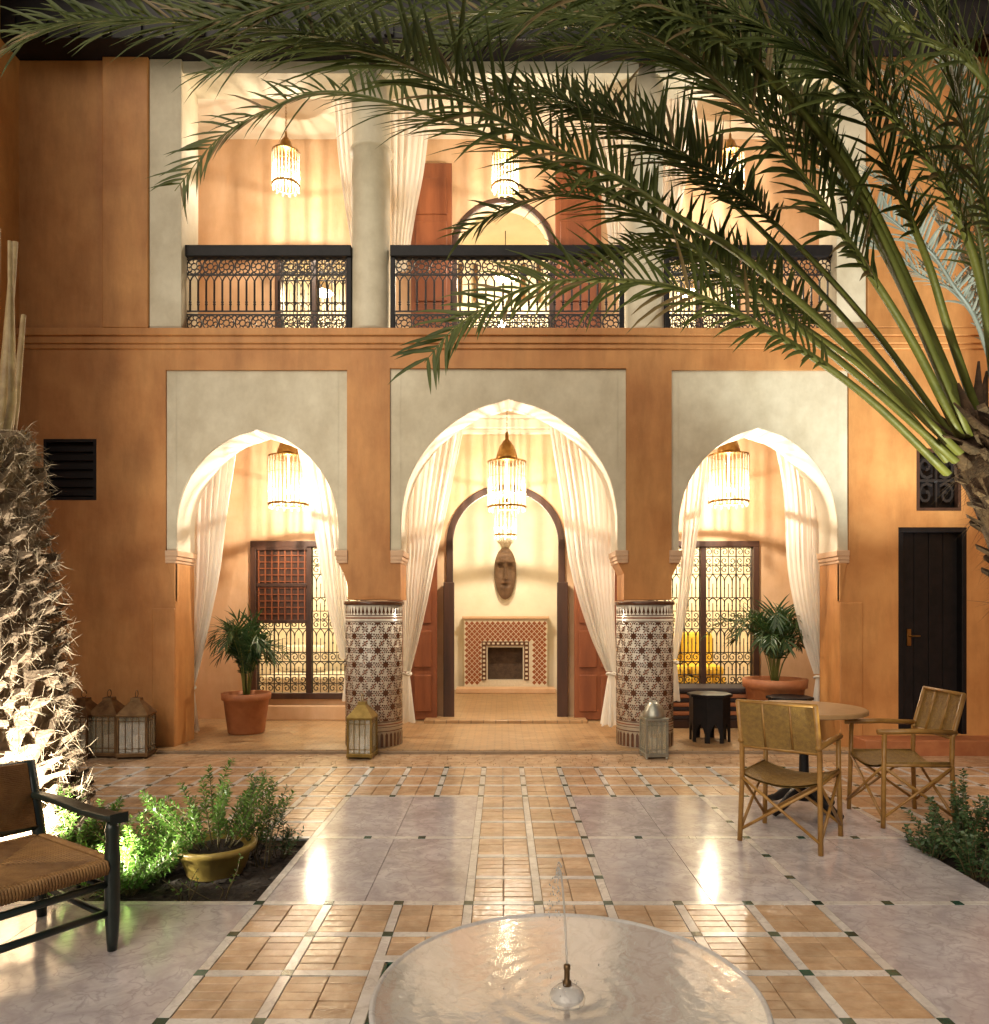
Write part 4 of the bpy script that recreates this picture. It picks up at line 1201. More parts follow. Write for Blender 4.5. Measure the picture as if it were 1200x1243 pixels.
def potted_palm(loc, pr, ph_, label, fronds, L, group=None, reach=.55, hgt=.75):
    t_ = thing('potted_palm', label, 'plant', loc)
    MB().lathe([(pr*.74, 0), (pr*.80, .02), (pr*.97, ph_*.82), (pr*1.06, ph_*.84), (pr*1.08, ph_), (pr*.95, ph_), (pr*.92, ph_*.9), (pr*.01, ph_*.9)], n=32).build('pot', M['terracotta'], t_, True, True)
    MB().lathe([(pr*.92, ph_*.85), (pr*.5, ph_*.93), (.01, ph_*.94)], n=20).build('soil', M['soil'], t_, True, True)
    for k in range(fronds):
        a = k*2.4 + random.uniform(-.3, .3); rr = reach*random.uniform(.5, 1.1); hh = hgt*random.uniform(.7, 1.1)
        if k % 3 == 0: rr *= .5; hh *= 1.15
        d = Vector((math.cos(a), math.sin(a)*.8, 0))
        b = Vector((0, 0, ph_*.9)) + d*.03
        pts = [b, b + d*rr*.15 + Vector((0, 0, hh*.5)), b + d*rr*.5 + Vector((0, 0, hh*.9)), b + d*rr*.85 + Vector((0, 0, hh*.92)), b + d*rr*1.15 + Vector((0, 0, hh*.72))]
        mr, ml = MB(), MB()
        frond_geo(mr, ml, pts, L, 20, .022, .008, 16, droop=.5, start=.35)
        fo = mr.build('frond', M['rib'], t_, True, True)
        lo = ml.build('leaflets', M['potleaf'], fo, True, True); tag(lo, kind='stuff')
    return t_
potted_palm((WX(299, 8.25), 8.25, .036), .25, .45, 'dark green palm in a terracotta pot before the half-shuttered window', 19, .28, reach=.40, hgt=.75)
potted_palm((WX(940, 8.35), 8.35, .036), .33, .60, 'bushy palm in a big round terracotta pot before the grilled window with yellow sofa', 20, .32, reach=.6, hgt=.75)

# ------------------------------------------------------------------ gallery furniture
def octagon_table(loc, r, h_, label):
    t_ = thing('octagonal_table', label, 'table', loc, R(22.5))
    oc = lambda rr: [(rr*math.cos(i*PI/4), rr*math.sin(i*PI/4)) for i in range(8)]
    MB().prism(oc(r), h_ - .03, h_).build('tabletop', M['black'], t_, False, True, bev=.006)
    for i in range(8):
        a0, a1 = i*PI/4, (i+1)*PI/4
        p0, p1 = Vector((r*.9*math.cos(a0), r*.9*math.sin(a0), 0)), Vector((r*.9*math.cos(a1), r*.9*math.sin(a1), 0))
        n_ = ((p0+p1)/2).normalized()
        prof = [(0, 0), (.18, 0), (.18, h_*.18), (.3, h_*.3), (.5, h_*.4), (.7, h_*.3), (.82, h_*.18), (.82, 0), (1, 0), (1, h_ - .03), (0, h_ - .03)]
        vs = [p0.lerp(p1, u) + Vector((0, 0, z)) for u, z in prof]; vs += [v - n_*.016 for v in vs]
        k = len(prof)
        tri = [(0, 1, 2), (0, 2, 10), (2, 3, 10), (3, 4, 10), (4, 9, 10), (4, 5, 9), (5, 6, 9), (6, 8, 9), (6, 7, 8)]
        fs = tri + [tuple(k + q for q in f)[::-1] for f in tri] + [(q, k+q, k+(q+1) % k, (q+1) % k) for q in range(k)]
        MB().add(vs, fs).build('side_panel', M['black'], t_, False, True)
octagon_table((WX(861, 7.75), 7.75, .036), .235, .50, 'low black octagonal table with arched feet beside the tiled column')
octagon_table((WX(958, 7.8), 7.8, .036), .24, .46, 'low black octagonal table behind the cane chair, under the potted palm')
t_ = thing('divan', 'low divan with dark top and rust striped side under the grilled window', 'sofa', (WX(868, 8.75), 8.75, .036))
MB().box(-.62, .5, -.2, .3, 0, .10).build('plinth', M['darkwood'], t_, False, True, bev=.01)
for k in range(6):
    MB().box(-.63, .51, -.215, .31, .102 + k*.05, .15 + k*.05).build('stripe', M['stripe_l'] if k % 2 else M['stripe_d'], t_, False, True, bev=.012)
MB().box(-.64, .52, -.23, .32, .404, .47).build('cushion', M['stripe_d'], t_, False, True, bev=.025)
t_ = thing('sofa', 'yellow cushioned sofa inside the room behind the grilled window', 'sofa', (2.55, 11.3, .07))
MB().box(-.8, .8, -.35, .5, 0, .35).build('base', M['yellow'], t_, False, True, bev=.04)
for k in (-1, 0, 1): MB().box(k*.52 - .25, k*.52 + .25, -.38, .25, .352, .52).build('cushion', M['yellow'], t_, False, True, bev=.06)
for k in (-1, 0, 1): MB().box(k*.52 - .25, k*.52 + .25, .2, .48, .45, 1.0).build('back_cushion', M['yellow'], t_, False, True, bev=.07)
t_ = thing('daybed', 'white linen daybed inside the room behind the half-shuttered window', 'bed', (-2.6, 11.2, .07))
MB().box(-.95, .95, -.4, .5, 0, .38).build('base', M['linen'], t_, False, True, bev=.04)
for k in (-1, 1): MB().box(k*.5 - .35, k*.5 + .35, .15, .45, .38, .8).build('pillow', M['yellow' if k > 0 else 'linen'], t_, False, True, bev=.08)

# ------------------------------------------------------------------ cane chairs and cafe table
def cane_chair(loc, rz, label):
    t_ = thing('cane_armchair', label, 'chair', loc, rz)
    w_, d_ = .225, .22
    for sx in (-1, 1):
        MB().tube([(sx*w_*1.04, -d_*1.04, 0), (sx*w_, -d_, .35), (sx*w_*.99, -d_*.98, .61)], .0155, 7).build('leg', M['bamboo'], t_, True, True)
        MB().tube([(sx*w_*1.04, d_*1.08, 0), (sx*w_, d_, .40), (sx*w_, d_*1.02, .58), (sx*w_*.98, d_ + .085, .865)], .0155, 7).build('leg', M['bamboo'], t_, True, True)
        MB().tube([(sx*w_*1.0, -d_ - .04, .62), (sx*w_*1.02, 0, .625), (sx*w_*1.0, d_ + .03, .615)], .018, 7).build('armrest', M['bamboo'], t_, True, True)
        MB().tube([(sx*w_, -d_, .405), (sx*w_, d_, .40)], .013, 6).build('side_rail', M['bamboo'], t_, True, True)
        MB().tube([(sx*w_*1.01, -d_, .39), (sx*w_*1.03, d_*1.05, .07)], .0095, 6).build('brace', M['bamboo'], t_, True, True)
        MB().tube([(sx*w_*1.03, d_, .39), (sx*w_*1.05, -d_*1.02, .07)], .0095, 6).build('brace', M['bamboo'], t_, True, True)
    for sy in (-1, 1):
        MB().tube([(-w_, sy*d_, .39), (w_*1.02, sy*d_*1.05, .07)], .0095, 6).build('brace', M['bamboo'], t_, True, True)
        MB().tube([(w_, sy*(d_ + .012), .39), (-w_*1.02, sy*(d_*1.05 + .012), .07)], .0095, 6).build('brace', M['bamboo'], t_, True, True)
    # side panels of woven cane under the arms, seat, back
    n = 12
    vs, fs = [], []
    for i in range(n + 1):
        for j in range(n + 1):
            u, v = -1 + 2*i/n, -1 + 2*j/n
            vs.append((u*w_*1.03, v*d_*1.04, .425 - .05*(1 - u*u) - .006*abs(v)))
    for i in range(n):
        for j in range(n): fs.append((i*(n+1)+j, (i+1)*(n+1)+j, (i+1)*(n+1)+j+1, i*(n+1)+j+1))
    k = len(vs); vs += [(x, y, z - .012) for x, y, z in vs]; fs += [tuple(k+q for q in f)[::-1] for f in fs]
    st = MB().add(vs, fs)
    st.box(-w_*1.03, -w_*1.0, -d_*1.04, d_*1.04, .405, .426); st.box(w_*1.0, w_*1.03, -d_*1.04, d_*1.04, .405, .426)
    st.build('seat', M['wicker'], t_, True, True)
    def bp(u, z): f_ = (z - .58)/.285; return Vector((u*w_, d_*1.02 + .0 + f_*.078, z))
    for (ua, ub) in ((-.96, -.38), (-.32, .32), (.38, .96)):
        vs = [bp(ua, .585), bp(ub, .585), bp(ub, .85), bp(ua, .85)]; vs += [v + Vector((0, .01, 0)) for v in vs]
        MB().add(vs, [(0, 1, 2, 3), (7, 6, 5, 4), (0, 4, 5, 1), (1, 5, 6, 2), (2, 6, 7, 3), (3, 7, 4, 0)]).build('back_panel', M['wicker'], t_, False, True)
    for u in (-.35, .35): MB().tube([bp(u, .58), bp(u, .86)], .010, 6).build('back_slat', M['bamboo'], t_, True, True)
    for z in (.58, .86): MB().tube([bp(-1.02, z), bp(1.02, z)], .0125, 6).build('back_rail', M['bamboo'], t_, True, True)
    return t_
cane_chair((1.785, 4.53, 0), R(142.4), 'cane armchair with its back turned, standing before the round table')
cane_chair((2.69, 4.97, 0), R(-90), 'cane armchair seen sideways, standing between the round table and the flower bed')
t_ = thing('round_table', 'round wooden cafe table on a black iron pedestal between the cane chairs', 'table', (2.12, 5.15, 0))
MB().lathe([(.40, .695), (.41, .70), (.41, .722), (.40, .728)], n=40).build('tabletop', M['tabletop'], t_, False, True)
MB().lathe([(.06, .08), (.07, .12), (.035, .2), (.028, .5), (.045, .62), (.12, .694)], n=20).build('pedestal', M['black'], t_, True, True)
for k in range(4):
    a = k*PI/2 + .5
    MB().tube([(.03*math.cos(a), .03*math.sin(a), .16), (.14*math.cos(a), .14*math.sin(a), .11), (.24*math.cos(a), .24*math.sin(a), .045), (.30*math.cos(a), .30*math.sin(a), .022)], [.045, .038, .028, .024], 8).build('foot', M['black'], t_, True, True)

# ------------------------------------------------------------------ rush armchair
def rush_chair(loc, rz):
    t_ = thing('rush_armchair', 'low dark painted wooden armchair with woven rush seat and back beside the flower bed', 'chair', loc, rz)
    w_, d_ = .29, .31
    for sx in (-1, 1):
        lp = [(0, .019), (.05, .023), (.16, .029), (.38, .030), (.46, .024), (.5, .028), (.535, .02)]
        MB().lathe([(r_, z) for z, r_ in lp], (sx*w_, -d_, 0), 12).build('leg', M['paintedwood'], t_, True, True)
        MB().tube([(sx*w_, d_*.96, 0), (sx*w_, d_, .1), (sx*w_, d_ + .005, .34), (sx*w_, d_ + .055, .52), (sx*w_, d_ + .11, .70)], [.02, .026, .028, .026, .022], 10).build('leg', M['paintedwood'], t_, True, True)
        arm = MB()
        aw = [(d_ + .06, .55, .024), (d_*.4, .555, .03), (-d_*.4, .545, .034), (-d_ - .02, .552, .038), (-d_ - .055, .553, .03)]
        vs, fs = [], []
        for (y, z, ww) in aw: vs += [(sx*w_ - ww, y, z - .013), (sx*w_ + ww, y, z - .013), (sx*w_ + ww, y, z + .013), (sx*w_ - ww, y, z + .013)]
        for i in range(len(aw) - 1):
            for q in range(4): fs.append((i*4+q, i*4+(q+1) % 4, i*4+4+(q+1) % 4, i*4+4+q))
        fs += [(0, 1, 2, 3), tuple(len(vs) - 4 + q for q in (3, 2, 1, 0))]
        arm.add(vs, fs).build('armrest', M['paintedwood'], t_, False, True, bev=.008)
        for z in (.13, .25): MB().tube([(sx*w_, -d_, z), (sx*w_, d_, z + .01)], .0145, 8).build('stretcher', M['paintedwood'], t_, True, True)
    for z in (.16, .28): MB().tube([(-w_, -d_, z), (w_, -d_, z)], .0155, 8).build('stretcher', M['paintedwood'], t_, True, True)
    MB().tube([(-w_, d_, .2), (w_, d_, .2)], .0145, 8).build('stretcher', M['paintedwood'], t_, True, True)
    # rush seat: four woven triangles made of cords
    st = MB(); n = 22
    zf, zb = .385, .365
    st.box(-w_ + .01, w_ - .01, -d_ - .012, d_ + .01, zb - .028, zb - .004)
    for k in range(n):
        f_ = (k + .5)/n
        for s_ in (-1, 1):
            x = s_*w_*f_*.98; yl = d_*f_
            z = zb + .004
            st.tube([(x, -yl, z + .004*(1-f_)), (x, yl, z + .004*(1-f_))], .0075, 5, flat=.8)
            y = s_*d_*f_*1.02; xl = w_*f_
            st.tube([(-xl, y, z + .002), (xl, y, z + .002)], .0078, 5, flat=.8)
    for k in range(46):                 # wraps over the front and side rails
        x = -w_ + .03 + (2*w_ - .06)*k/45
        for sy in (-1, 1): st.tube([(x, sy*(d_ - .02), zb + .012), (x, sy*(d_ + .016), zb + .008), (x + .002, sy*(d_ + .022), zb - .016), (x + .002, sy*(d_ + .010), zb - .042)], .0068, 5)
        y = -d_ + .03 + (2*d_ - .06)*k/45
        for sx in (-1, 1): st.tube([(sx*(w_ - .02), y, zb + .012), (sx*(w_ + .014), y, zb + .008), (sx*(w_ + .02), y, zb - .016), (sx*(w_ + .008), y, zb - .042)], .0068, 5)
    tag(st.build('seat', M['rush'], t_, True, True), kind='stuff')
    bk = MB()
    for k in range(34):
        z = .42 + .27*k/33; y = d_ + .012 + (z - .42)*.33
        bk.tube([(-w_ + .02, y - .012, z), (0, y + .012, z), (w_ - .02, y - .012, z)], .0065, 5)
    for k in range(10):
        z = .42 + .27*k/9; y = d_ + .012 + (z - .42)*.33
        for sx in (-1, 1): bk.tube([(sx*(w_*.45), y - .006, z - .014), (sx*(w_*.45 - .03), y - .018, z), (sx*(w_*.45), y - .006, z + .014)], .006, 5)
    tag(bk.build('backrest', M['rush'], t_, True, True), kind='stuff')
    for z, q in ((.41, 0), (.69, .10)): MB().tube([(-w_, d_ + .012 + q, z), (w_, d_ + .012 + q, z)], .014, 8).build('back_rail', M['paintedwood'], t_, True, True)
rush_chair((-2.03, 2.965, 0), R(56))

# ------------------------------------------------------------------ fountain
FC = Vector((.205, 2.31, 0))
ft = thing('fountain', 'round marble fountain bowl with a water jet in a green tiled basin', 'fountain', (FC.x, FC.y, -.12))
bs = MB(); t = .05
for (a, b, c, d) in ((FX0 - t, FX1 + t, FY1, FY1 + t), (FX0 - t, FX1 + t, FY0 - t, FY0), (FX0 - t, FX0, FY0, FY1), (FX1, FX1 + t, FY0, FY1)): bs.box(a, b, c, d, -.125, .004)
bas = bs.build('basin', M['strip'], ft, bev=.004)
for side in range(4):
    for k in range(12):
        u0, u1 = FX0 + (FX1-FX0)*k/12 + .002, FX0 + (FX1-FX0)*(k+1)/12 - .002
        if side == 0: MB().box(u0, u1, FY1 - .012, FY1 - .001, -.115, .0).build('green_tile', M['gtile'], bas)
        if side == 1: MB().box(u0, u1, FY0 + .001, FY0 + .012, -.115, .0).build('green_tile', M['gtile'], bas)
        v0, v1 = FY0 + (FY1-FY0)*k/12 + .002, FY0 + (FY1-FY0)*(k+1)/12 - .002
        if side == 2: MB().box(FX0 + .001, FX0 + .012, v0, v1, -.115, .0).build('green_tile', M['gtile'], bas)
        if side == 3: MB().box(FX1 - .012, FX1 - .001, v0, v1, -.115, .0).build('green_tile', M['gtile'], bas)
MB().box(FX0, FX1, FY0, FY1, -.129, -.118).build('basin_floor', M['gtile'], bas)
RB, RZ = .615, .2
prof = [(.16, -.12), (.17, -.09), (.12, -.05), (.12, .0), (.2, .02), (.38, .06), (.52, .12), (RB - .01, RZ - .03), (RB, RZ - .010), (RB - .003, RZ - .002), (RB - .009, RZ), (RB - .016, RZ - .004), (RB - .026, RZ - .014), (.50, RZ - .045), (.38, RZ - .085), (.2, RZ - .11), (.01, RZ - .115)]
MB().lathe(prof, (FC.x, FC.y, 0), 96).build('bowl', M['bowl'], ft, True)
wv, wf = [], []
nr, nk = 40, 120
for i in range(nr + 1):
    r_ = (RB - .017)*i/nr
    for k in range(nk):
        q = 2*PI*k/nk
        x, y = FC.x + r_*math.cos(q), FC.y + r_*math.sin(q)
        z = RZ - .0065 + .0006*math.sin(r_*95 + .6*math.sin(q*3))*math.exp(-r_*2.4) + .0005*noise.noise((x*16, y*16, 0))
        wv.append((x, y, z))
for i in range(nr):
    for k in range(nk): wf.append((i*nk+k, i*nk+(k+1) % nk, (i+1)*nk+(k+1) % nk, (i+1)*nk+k))
MB().add(wv, wf).build('water', M['water'], ft, True)
zd = RZ - .03
MB().lathe([(.055, zd), (.058, zd + .012), (.052, zd + .03), (.035, zd + .046), (.014, zd + .052)], (FC.x, FC.y, 0), 28).build('nozzle_base', M['strip'], ft, True)
MB().lathe([(.013, zd + .05), (.014, zd + .065), (.009, zd + .07), (.009, zd + .10), (.011, zd + .105), (.011, zd + .115), (.006, zd + .12)], (FC.x, FC.y, 0), 14).build('nozzle', M['tin'], ft, True)
jet = []
z0 = zd + .12; zt = .585
for k in range(30):
    s_ = k/29*1.75
    jet.append((FC.x - .024*s_, FC.y + .01*s_, zt - (zt - z0)*(1 - s_)**2))
jr = [.0035 + .0015*noise.noise((k*.9, 0, 0)) + (.0015 if k > 18 else 0) for k in range(30)]
jm = MB().tube(jet[:19], jr[:19], 8)
for k in range(150):                   # the falling half breaks into drops
    u = random.uniform(17, 29); p = Vector(jet[int(u)]) + Vector((random.gauss(0, .003 + .0012*(u - 17)), random.gauss(0, .003 + .0012*(u - 17)), random.uniform(-.02, .02)))
    if k > 110: p = Vector((FC.x + random.gauss(-.05, .07), FC.y + random.gauss(0, .07), RZ + abs(random.gauss(0, .03))))
    p.z = max(p.z, RZ - .004)
    r_ = random.uniform(.0010, .0032); jm.lathe([(.0003, -r_*1.6), (r_*.8, -r_*.5), (r_*.8, r_*.5), (.0003, r_*1.6)], p, 6)
tag(jm.build('water_jet', seethrough('jet_water', (.9, .88, .82), .55, .3, .05), ft, True), kind='stuff')

# ------------------------------------------------------------------ garden plants
def herb(loc, h_, nst, spread, ll, lw, dens, m, label, name='garden_shrub', cat='plant', pot=None, lean=(0, 0), group=None, leafy=.15):
    t_ = thing(name, label, cat, loc, 0, group)
    z0 = 0
    if pot:
        pr, ph_ = pot
        MB().lathe([(pr*.7, 0), (pr*.75, .01), (pr*.95, ph_*.78), (pr*1.07, ph_*.8), (pr*1.1, ph_), (pr*.98, ph_), (pr*.94, ph_*.85), (.01, ph_*.84)], n=28).build('pot', M['yellowpot'], t_, True, True)
        MB().lathe([(pr*.94, ph_*.8), (pr*.5, ph_*.9), (.01, ph_*.92)], n=18).build('soil', M['soil'], t_, True, True)
        z0 = ph_*.85
    st, lf = MB(), MB()
    for k in range(nst):
        a = random.uniform(0, 6.28); rr = spread*math.sqrt(random.random()); hh = h_*random.uniform(.6, 1.05)*(1 - .25*rr/spread)
        b = Vector((math.cos(a)*rr*.25, math.sin(a)*rr*.25, z0))
        tip = Vector((math.cos(a)*rr + lean[0]*hh, math.sin(a)*rr + lean[1]*hh, z0 + hh))
        mid = b.lerp(tip, .5) + Vector((random.gauss(0, .02), random.gauss(0, .02), hh*.08))
        P = spline([b, mid, tip], 9)
        st.tube(P, [.004*(1 - .7*i/8) for i in range(9)], 4)
        n = int(dens*hh/.3)
        for i in range(n):
            s_ = leafy + (1-leafy)*(i + random.random())/n
            q = s_*8; i0 = min(int(q), 7); p = P[i0].lerp(P[i0+1], q - i0); T = (P[i0+1]-P[i0]).normalized()
            aa = i*2.4 + random.uniform(-.4, .4)
            s1 = T.cross(Vector((0, 1, .1))).normalized(); s2 = s1.cross(T)
            d = (T*random.uniform(.35, .9) + (s1*math.cos(aa) + s2*math.sin(aa))).normalized()
            l_ = ll*random.uniform(.7, 1.15)*(1 - .35*s_)
            wv_ = d.cross(Vector((random.gauss(0, .5), random.gauss(0, .5), 1))).normalized()
            e = p + d*l_ + Vector((0, 0, -l_*.12)); c = p + d*l_*.45
            lf.add([p, c + wv_*lw, e, c - wv_*lw], [(0, 1, 2), (0, 2, 3)])
    st.build('stem', M['stem'], t_, True, True)
    o = lf.build('foliage', m, t_, False, True); tag(o, kind='stuff')
    return t_
def bedp(px, py, Y=None):
    Y = Y or 890*1.44/(py - HY)
    return (WX(px, Y), Y, -.045)
# left bed, row of herbs
herb(bedp(262, 1055, 4.05), .50, 24, .42, .055, .0065, 62, M['herb'], 'tall bright green herb growing in a round ochre pot in the flower bed', pot=(.20, .17))
herb(bedp(178, 1040, 3.95), .36, 40, .34, .05, .0065, 70, M['herb'], 'low bushy bright green herb beside the ochre pot')
herb(bedp(150, 1060, 3.75), .28, 40, .28, .05, .007, 60, M['herb'], 'knee-low green ground herb behind the rush armchair front leg')
herb(bedp(95, 1030, 4.15), .52, 22, .24, .055, .007, 60, M['herb'], 'strongly lit upright herb at the foot of the shaggy palm trunk')
herb(bedp(40, 1050, 3.72), .15, 16, .20, .05, .007, 60, M['herb'], 'leafy low herb between the shaggy palm trunk and the rush armchair')
herb(bedp(318, 1040, 4.15), .52, 7, .22, .04, .006, 34, M['shrub'], 'thin dark rosemary sprig bush at the bed corner behind the ochre pot', leafy=.35)
herb(bedp(340, 1058, 4.3), .28, 8, .16, .045, .008, 40, M['shrub'], 'small dark green shrub in the back corner of the flower bed by the marble slabs')
herb(bedp(268, 1085, 3.68), .26, 4, .20, .035, .007, 10, M['herb'], 'sparse leggy seedling with pale stem at the front of the ochre pot', leafy=.5)
herb(bedp(225, 1085, 3.66), .20, 4, .16, .035, .007, 10, M['herb'], 'small sparse seedling at the flower bed front edge', leafy=.4)
herb(bedp(205, 1030, 4.2), .48, 12, .26, .055, .0065, 60, M['herb'], 'tall slim bright herb growing between the low bushy herb and the ochre pot')
herb(bedp(300, 1030, 4.3), .52, 11, .30, .055, .0065, 50, M['herb'], 'tall bright herb standing right behind the ochre pot at the back of the bed')
# right bed
for (p, y_, h_, n, lab) in ((1128, 4.25, .30, 20, 'dark green low shrub at the bed corner beside the cane armchair'), (1165, 4.35, .52, 22, 'taller dark green shrub behind the low one at the cane armchair bed'),
                            (1185, 3.95, .30, 22, 'dark leafy shrub at the marble edge of the bed under the leaning palm'), (1225, 4.2, .5, 22, 'dark shrub at the foot of the leaning palm trunk')):
    herb((WX(p, y_), y_, -.045), h_, n, .2, .05, .010, 44, M['shrub'], lab)

# ------------------------------------------------------------------ shaggy palm trunk, left bed
def shaggy_palm():
    c = Vector((-3.05, 4.12, -.1))
    t_ = thing('shaggy_palm', 'thick shaggy palm trunk with cut leaf bases, brightly lit from below', 'palm', c)
    def rad(z): return .31 + .37*max(0, 1 - z/2.6)**.9 + (.05 if z < .5 else 0)
    H_ = 2.5
    core = MB().lathe([(rad(z)*.88, z) for z in [i*.1 for i in range(26)]], n=30)
    core.v = [(x*(1 + .05*noise.noise((x*5, y*5, z*3))), y*(1 + .05*noise.noise((x*5, y*5, z*3))), z) for x, y, z in core.v]
    core.build('trunk', M['bark'], t_, True, True)
    st, fb = MB(), MB()
    k = 0; z = .05
    while z < H_ - .02:
        nst = 20
        for i in range(nst):
            a = 2*PI*(i + (k % 2)*.5)/nst + random.uniform(-.06, .06)
            r0 = rad(z)*.84; d = Vector((math.cos(a), math.sin(a), 0)); s_ = Vector((-math.sin(a), math.cos(a), 0))
            l_ = random.uniform(.03, .12); wd = .045*rad(z)/.5*random.uniform(.7, 1.2); th = random.uniform(.018, .036)
            b = d*r0 + Vector((0, 0, z)); e = d*(r0 + l_) + Vector((0, 0, z + random.uniform(.03, .10))) + s_*random.gauss(0, .012)
            nrm = Vector((0, 0, 1))
            vs = [b - s_*wd*1.2, b + s_*wd*1.2, b + s_*wd + nrm*th*1.8, b - s_*wd + nrm*th*1.8, e - s_*wd*.5, e + s_*wd*.45, e + s_*wd*.35 + nrm*th*.6, e - s_*wd*.4 + nrm*th*.8]
            st.add(vs, [(0, 1, 5, 4), (1, 2, 6, 5), (2, 3, 7, 6), (3, 0, 4, 7), (4, 5, 6, 7)])
            for _ in range(34):
                p = b.lerp(e, random.uniform(.1, 1.0)) + s_*random.uniform(-wd, wd) + nrm*random.uniform(-.01, .04)
                q = p + (d*random.uniform(.2, 1) + s_*random.gauss(0, .9) + Vector((0, 0, random.gauss(-.15, .8)))).normalized()*random.uniform(.03, .12)
                m_ = p.lerp(q, .5) + Vector((0, 0, random.gauss(0, .015)))
                w_ = Vector((random.gauss(0, 1), random.gauss(0, 1), random.gauss(0, 1))).normalized()*random.uniform(.0008, .0022)
                fb.add([p - w_, p + w_, m_ + w_, m_ - w_, q], [(0, 1, 2, 3), (3, 2, 4)])
        z += .082; k += 1
    tag(st.build('leaf_base', M['bark'], t_, False, True), kind='stuff')
    tag(fb.build('fibre', M['fibre'], t_, False, True), kind='stuff')
    for i in range(11):                       # tall cut leaf stalks on top
        a = 2*PI*i/11 + .2; d = Vector((math.cos(a), math.sin(a), 0))
        h_ = (1.15, .8, 1.3, .7, 1.0)[i % 5]
        MB().tube([d*.22 + Vector((0, 0, 2.3)), d*.27 + Vector((0, 0, 2.7)), d*(.26 + .05*(i % 3)) + Vector((0, 0, 2.45 + h_))], [.05, .035, .022], 6, flat=.6).build('stalk', M['stalk'], t_, True, True)
    return t_
shaggy_palm()

# ------------------------------------------------------------------ leaning palm, right bed
lp = thing('leaning_palm', 'big leaning date palm whose long green fronds arch over the courtyard', 'palm', (3.15, 3.95, -.1))
tp = spline([(3.15, 3.95, -.1), (3.05, 3.9, .6), (2.85, 3.82, 1.4), (2.62, 3.74, 2.0), (2.46, 3.70, 2.35)], 16)
tr = MB().tube(tp, [.2, .19, .185, .18, .175, .17, .17, .17, .175, .18, .185, .19, .2, .22, .2, .1], 18)
tr.build('trunk', M['sheath'], lp, True)
cr, cf = MB(), MB()
for k in range(190):
    i = random.uniform(4, 14.6); p0 = tp[int(i)].lerp(tp[min(int(i)+1, 15)], i % 1); a = random.uniform(0, 6.28)
    T = (tp[min(int(i)+1, 15)] - tp[int(i)]).normalized(); s1 = T.cross(Vector((0, 1, 0))).normalized(); s2 = s1.cross(T)
    d = s1*math.cos(a) + s2*math.sin(a); sd = T.cross(d)
    b = p0 + d*.14; e = b + d*random.uniform(.06, .11) + T*random.uniform(.07, .16); w_ = random.uniform(.025, .045)
    cr.add([b - sd*w_, b + sd*w_, b + sd*w_ + T*.04, b - sd*w_ + T*.04, e - sd*w_*.6, e + sd*w_*.6, e + sd*w_*.5 + T*.02, e - sd*w_*.5 + T*.02], [(0, 1, 5, 4), (1, 2, 6, 5), (2, 3, 7, 6), (3, 0, 4, 7), (4, 5, 6, 7)])
    for _ in range(9):
        p = b.lerp(e, random.random()) + sd*random.uniform(-.04, .04); q = p + (d*random.uniform(0, 1) + sd*random.gauss(0, .7) + Vector((0, 0, -.5 + random.gauss(0, .6)))).normalized()*random.uniform(.05, .2)
        ww = Vector((random.gauss(0, 1), random.gauss(0, 1), random.gauss(0, 1))).normalized()*.002
        cf.add([p - ww, p + ww, q], [(0, 1, 2)])
tag(cr.build('leaf_base', M['sheath'], lp), kind='stuff'); tag(cf.build('fibre', M['sheath'], lp), kind='stuff')
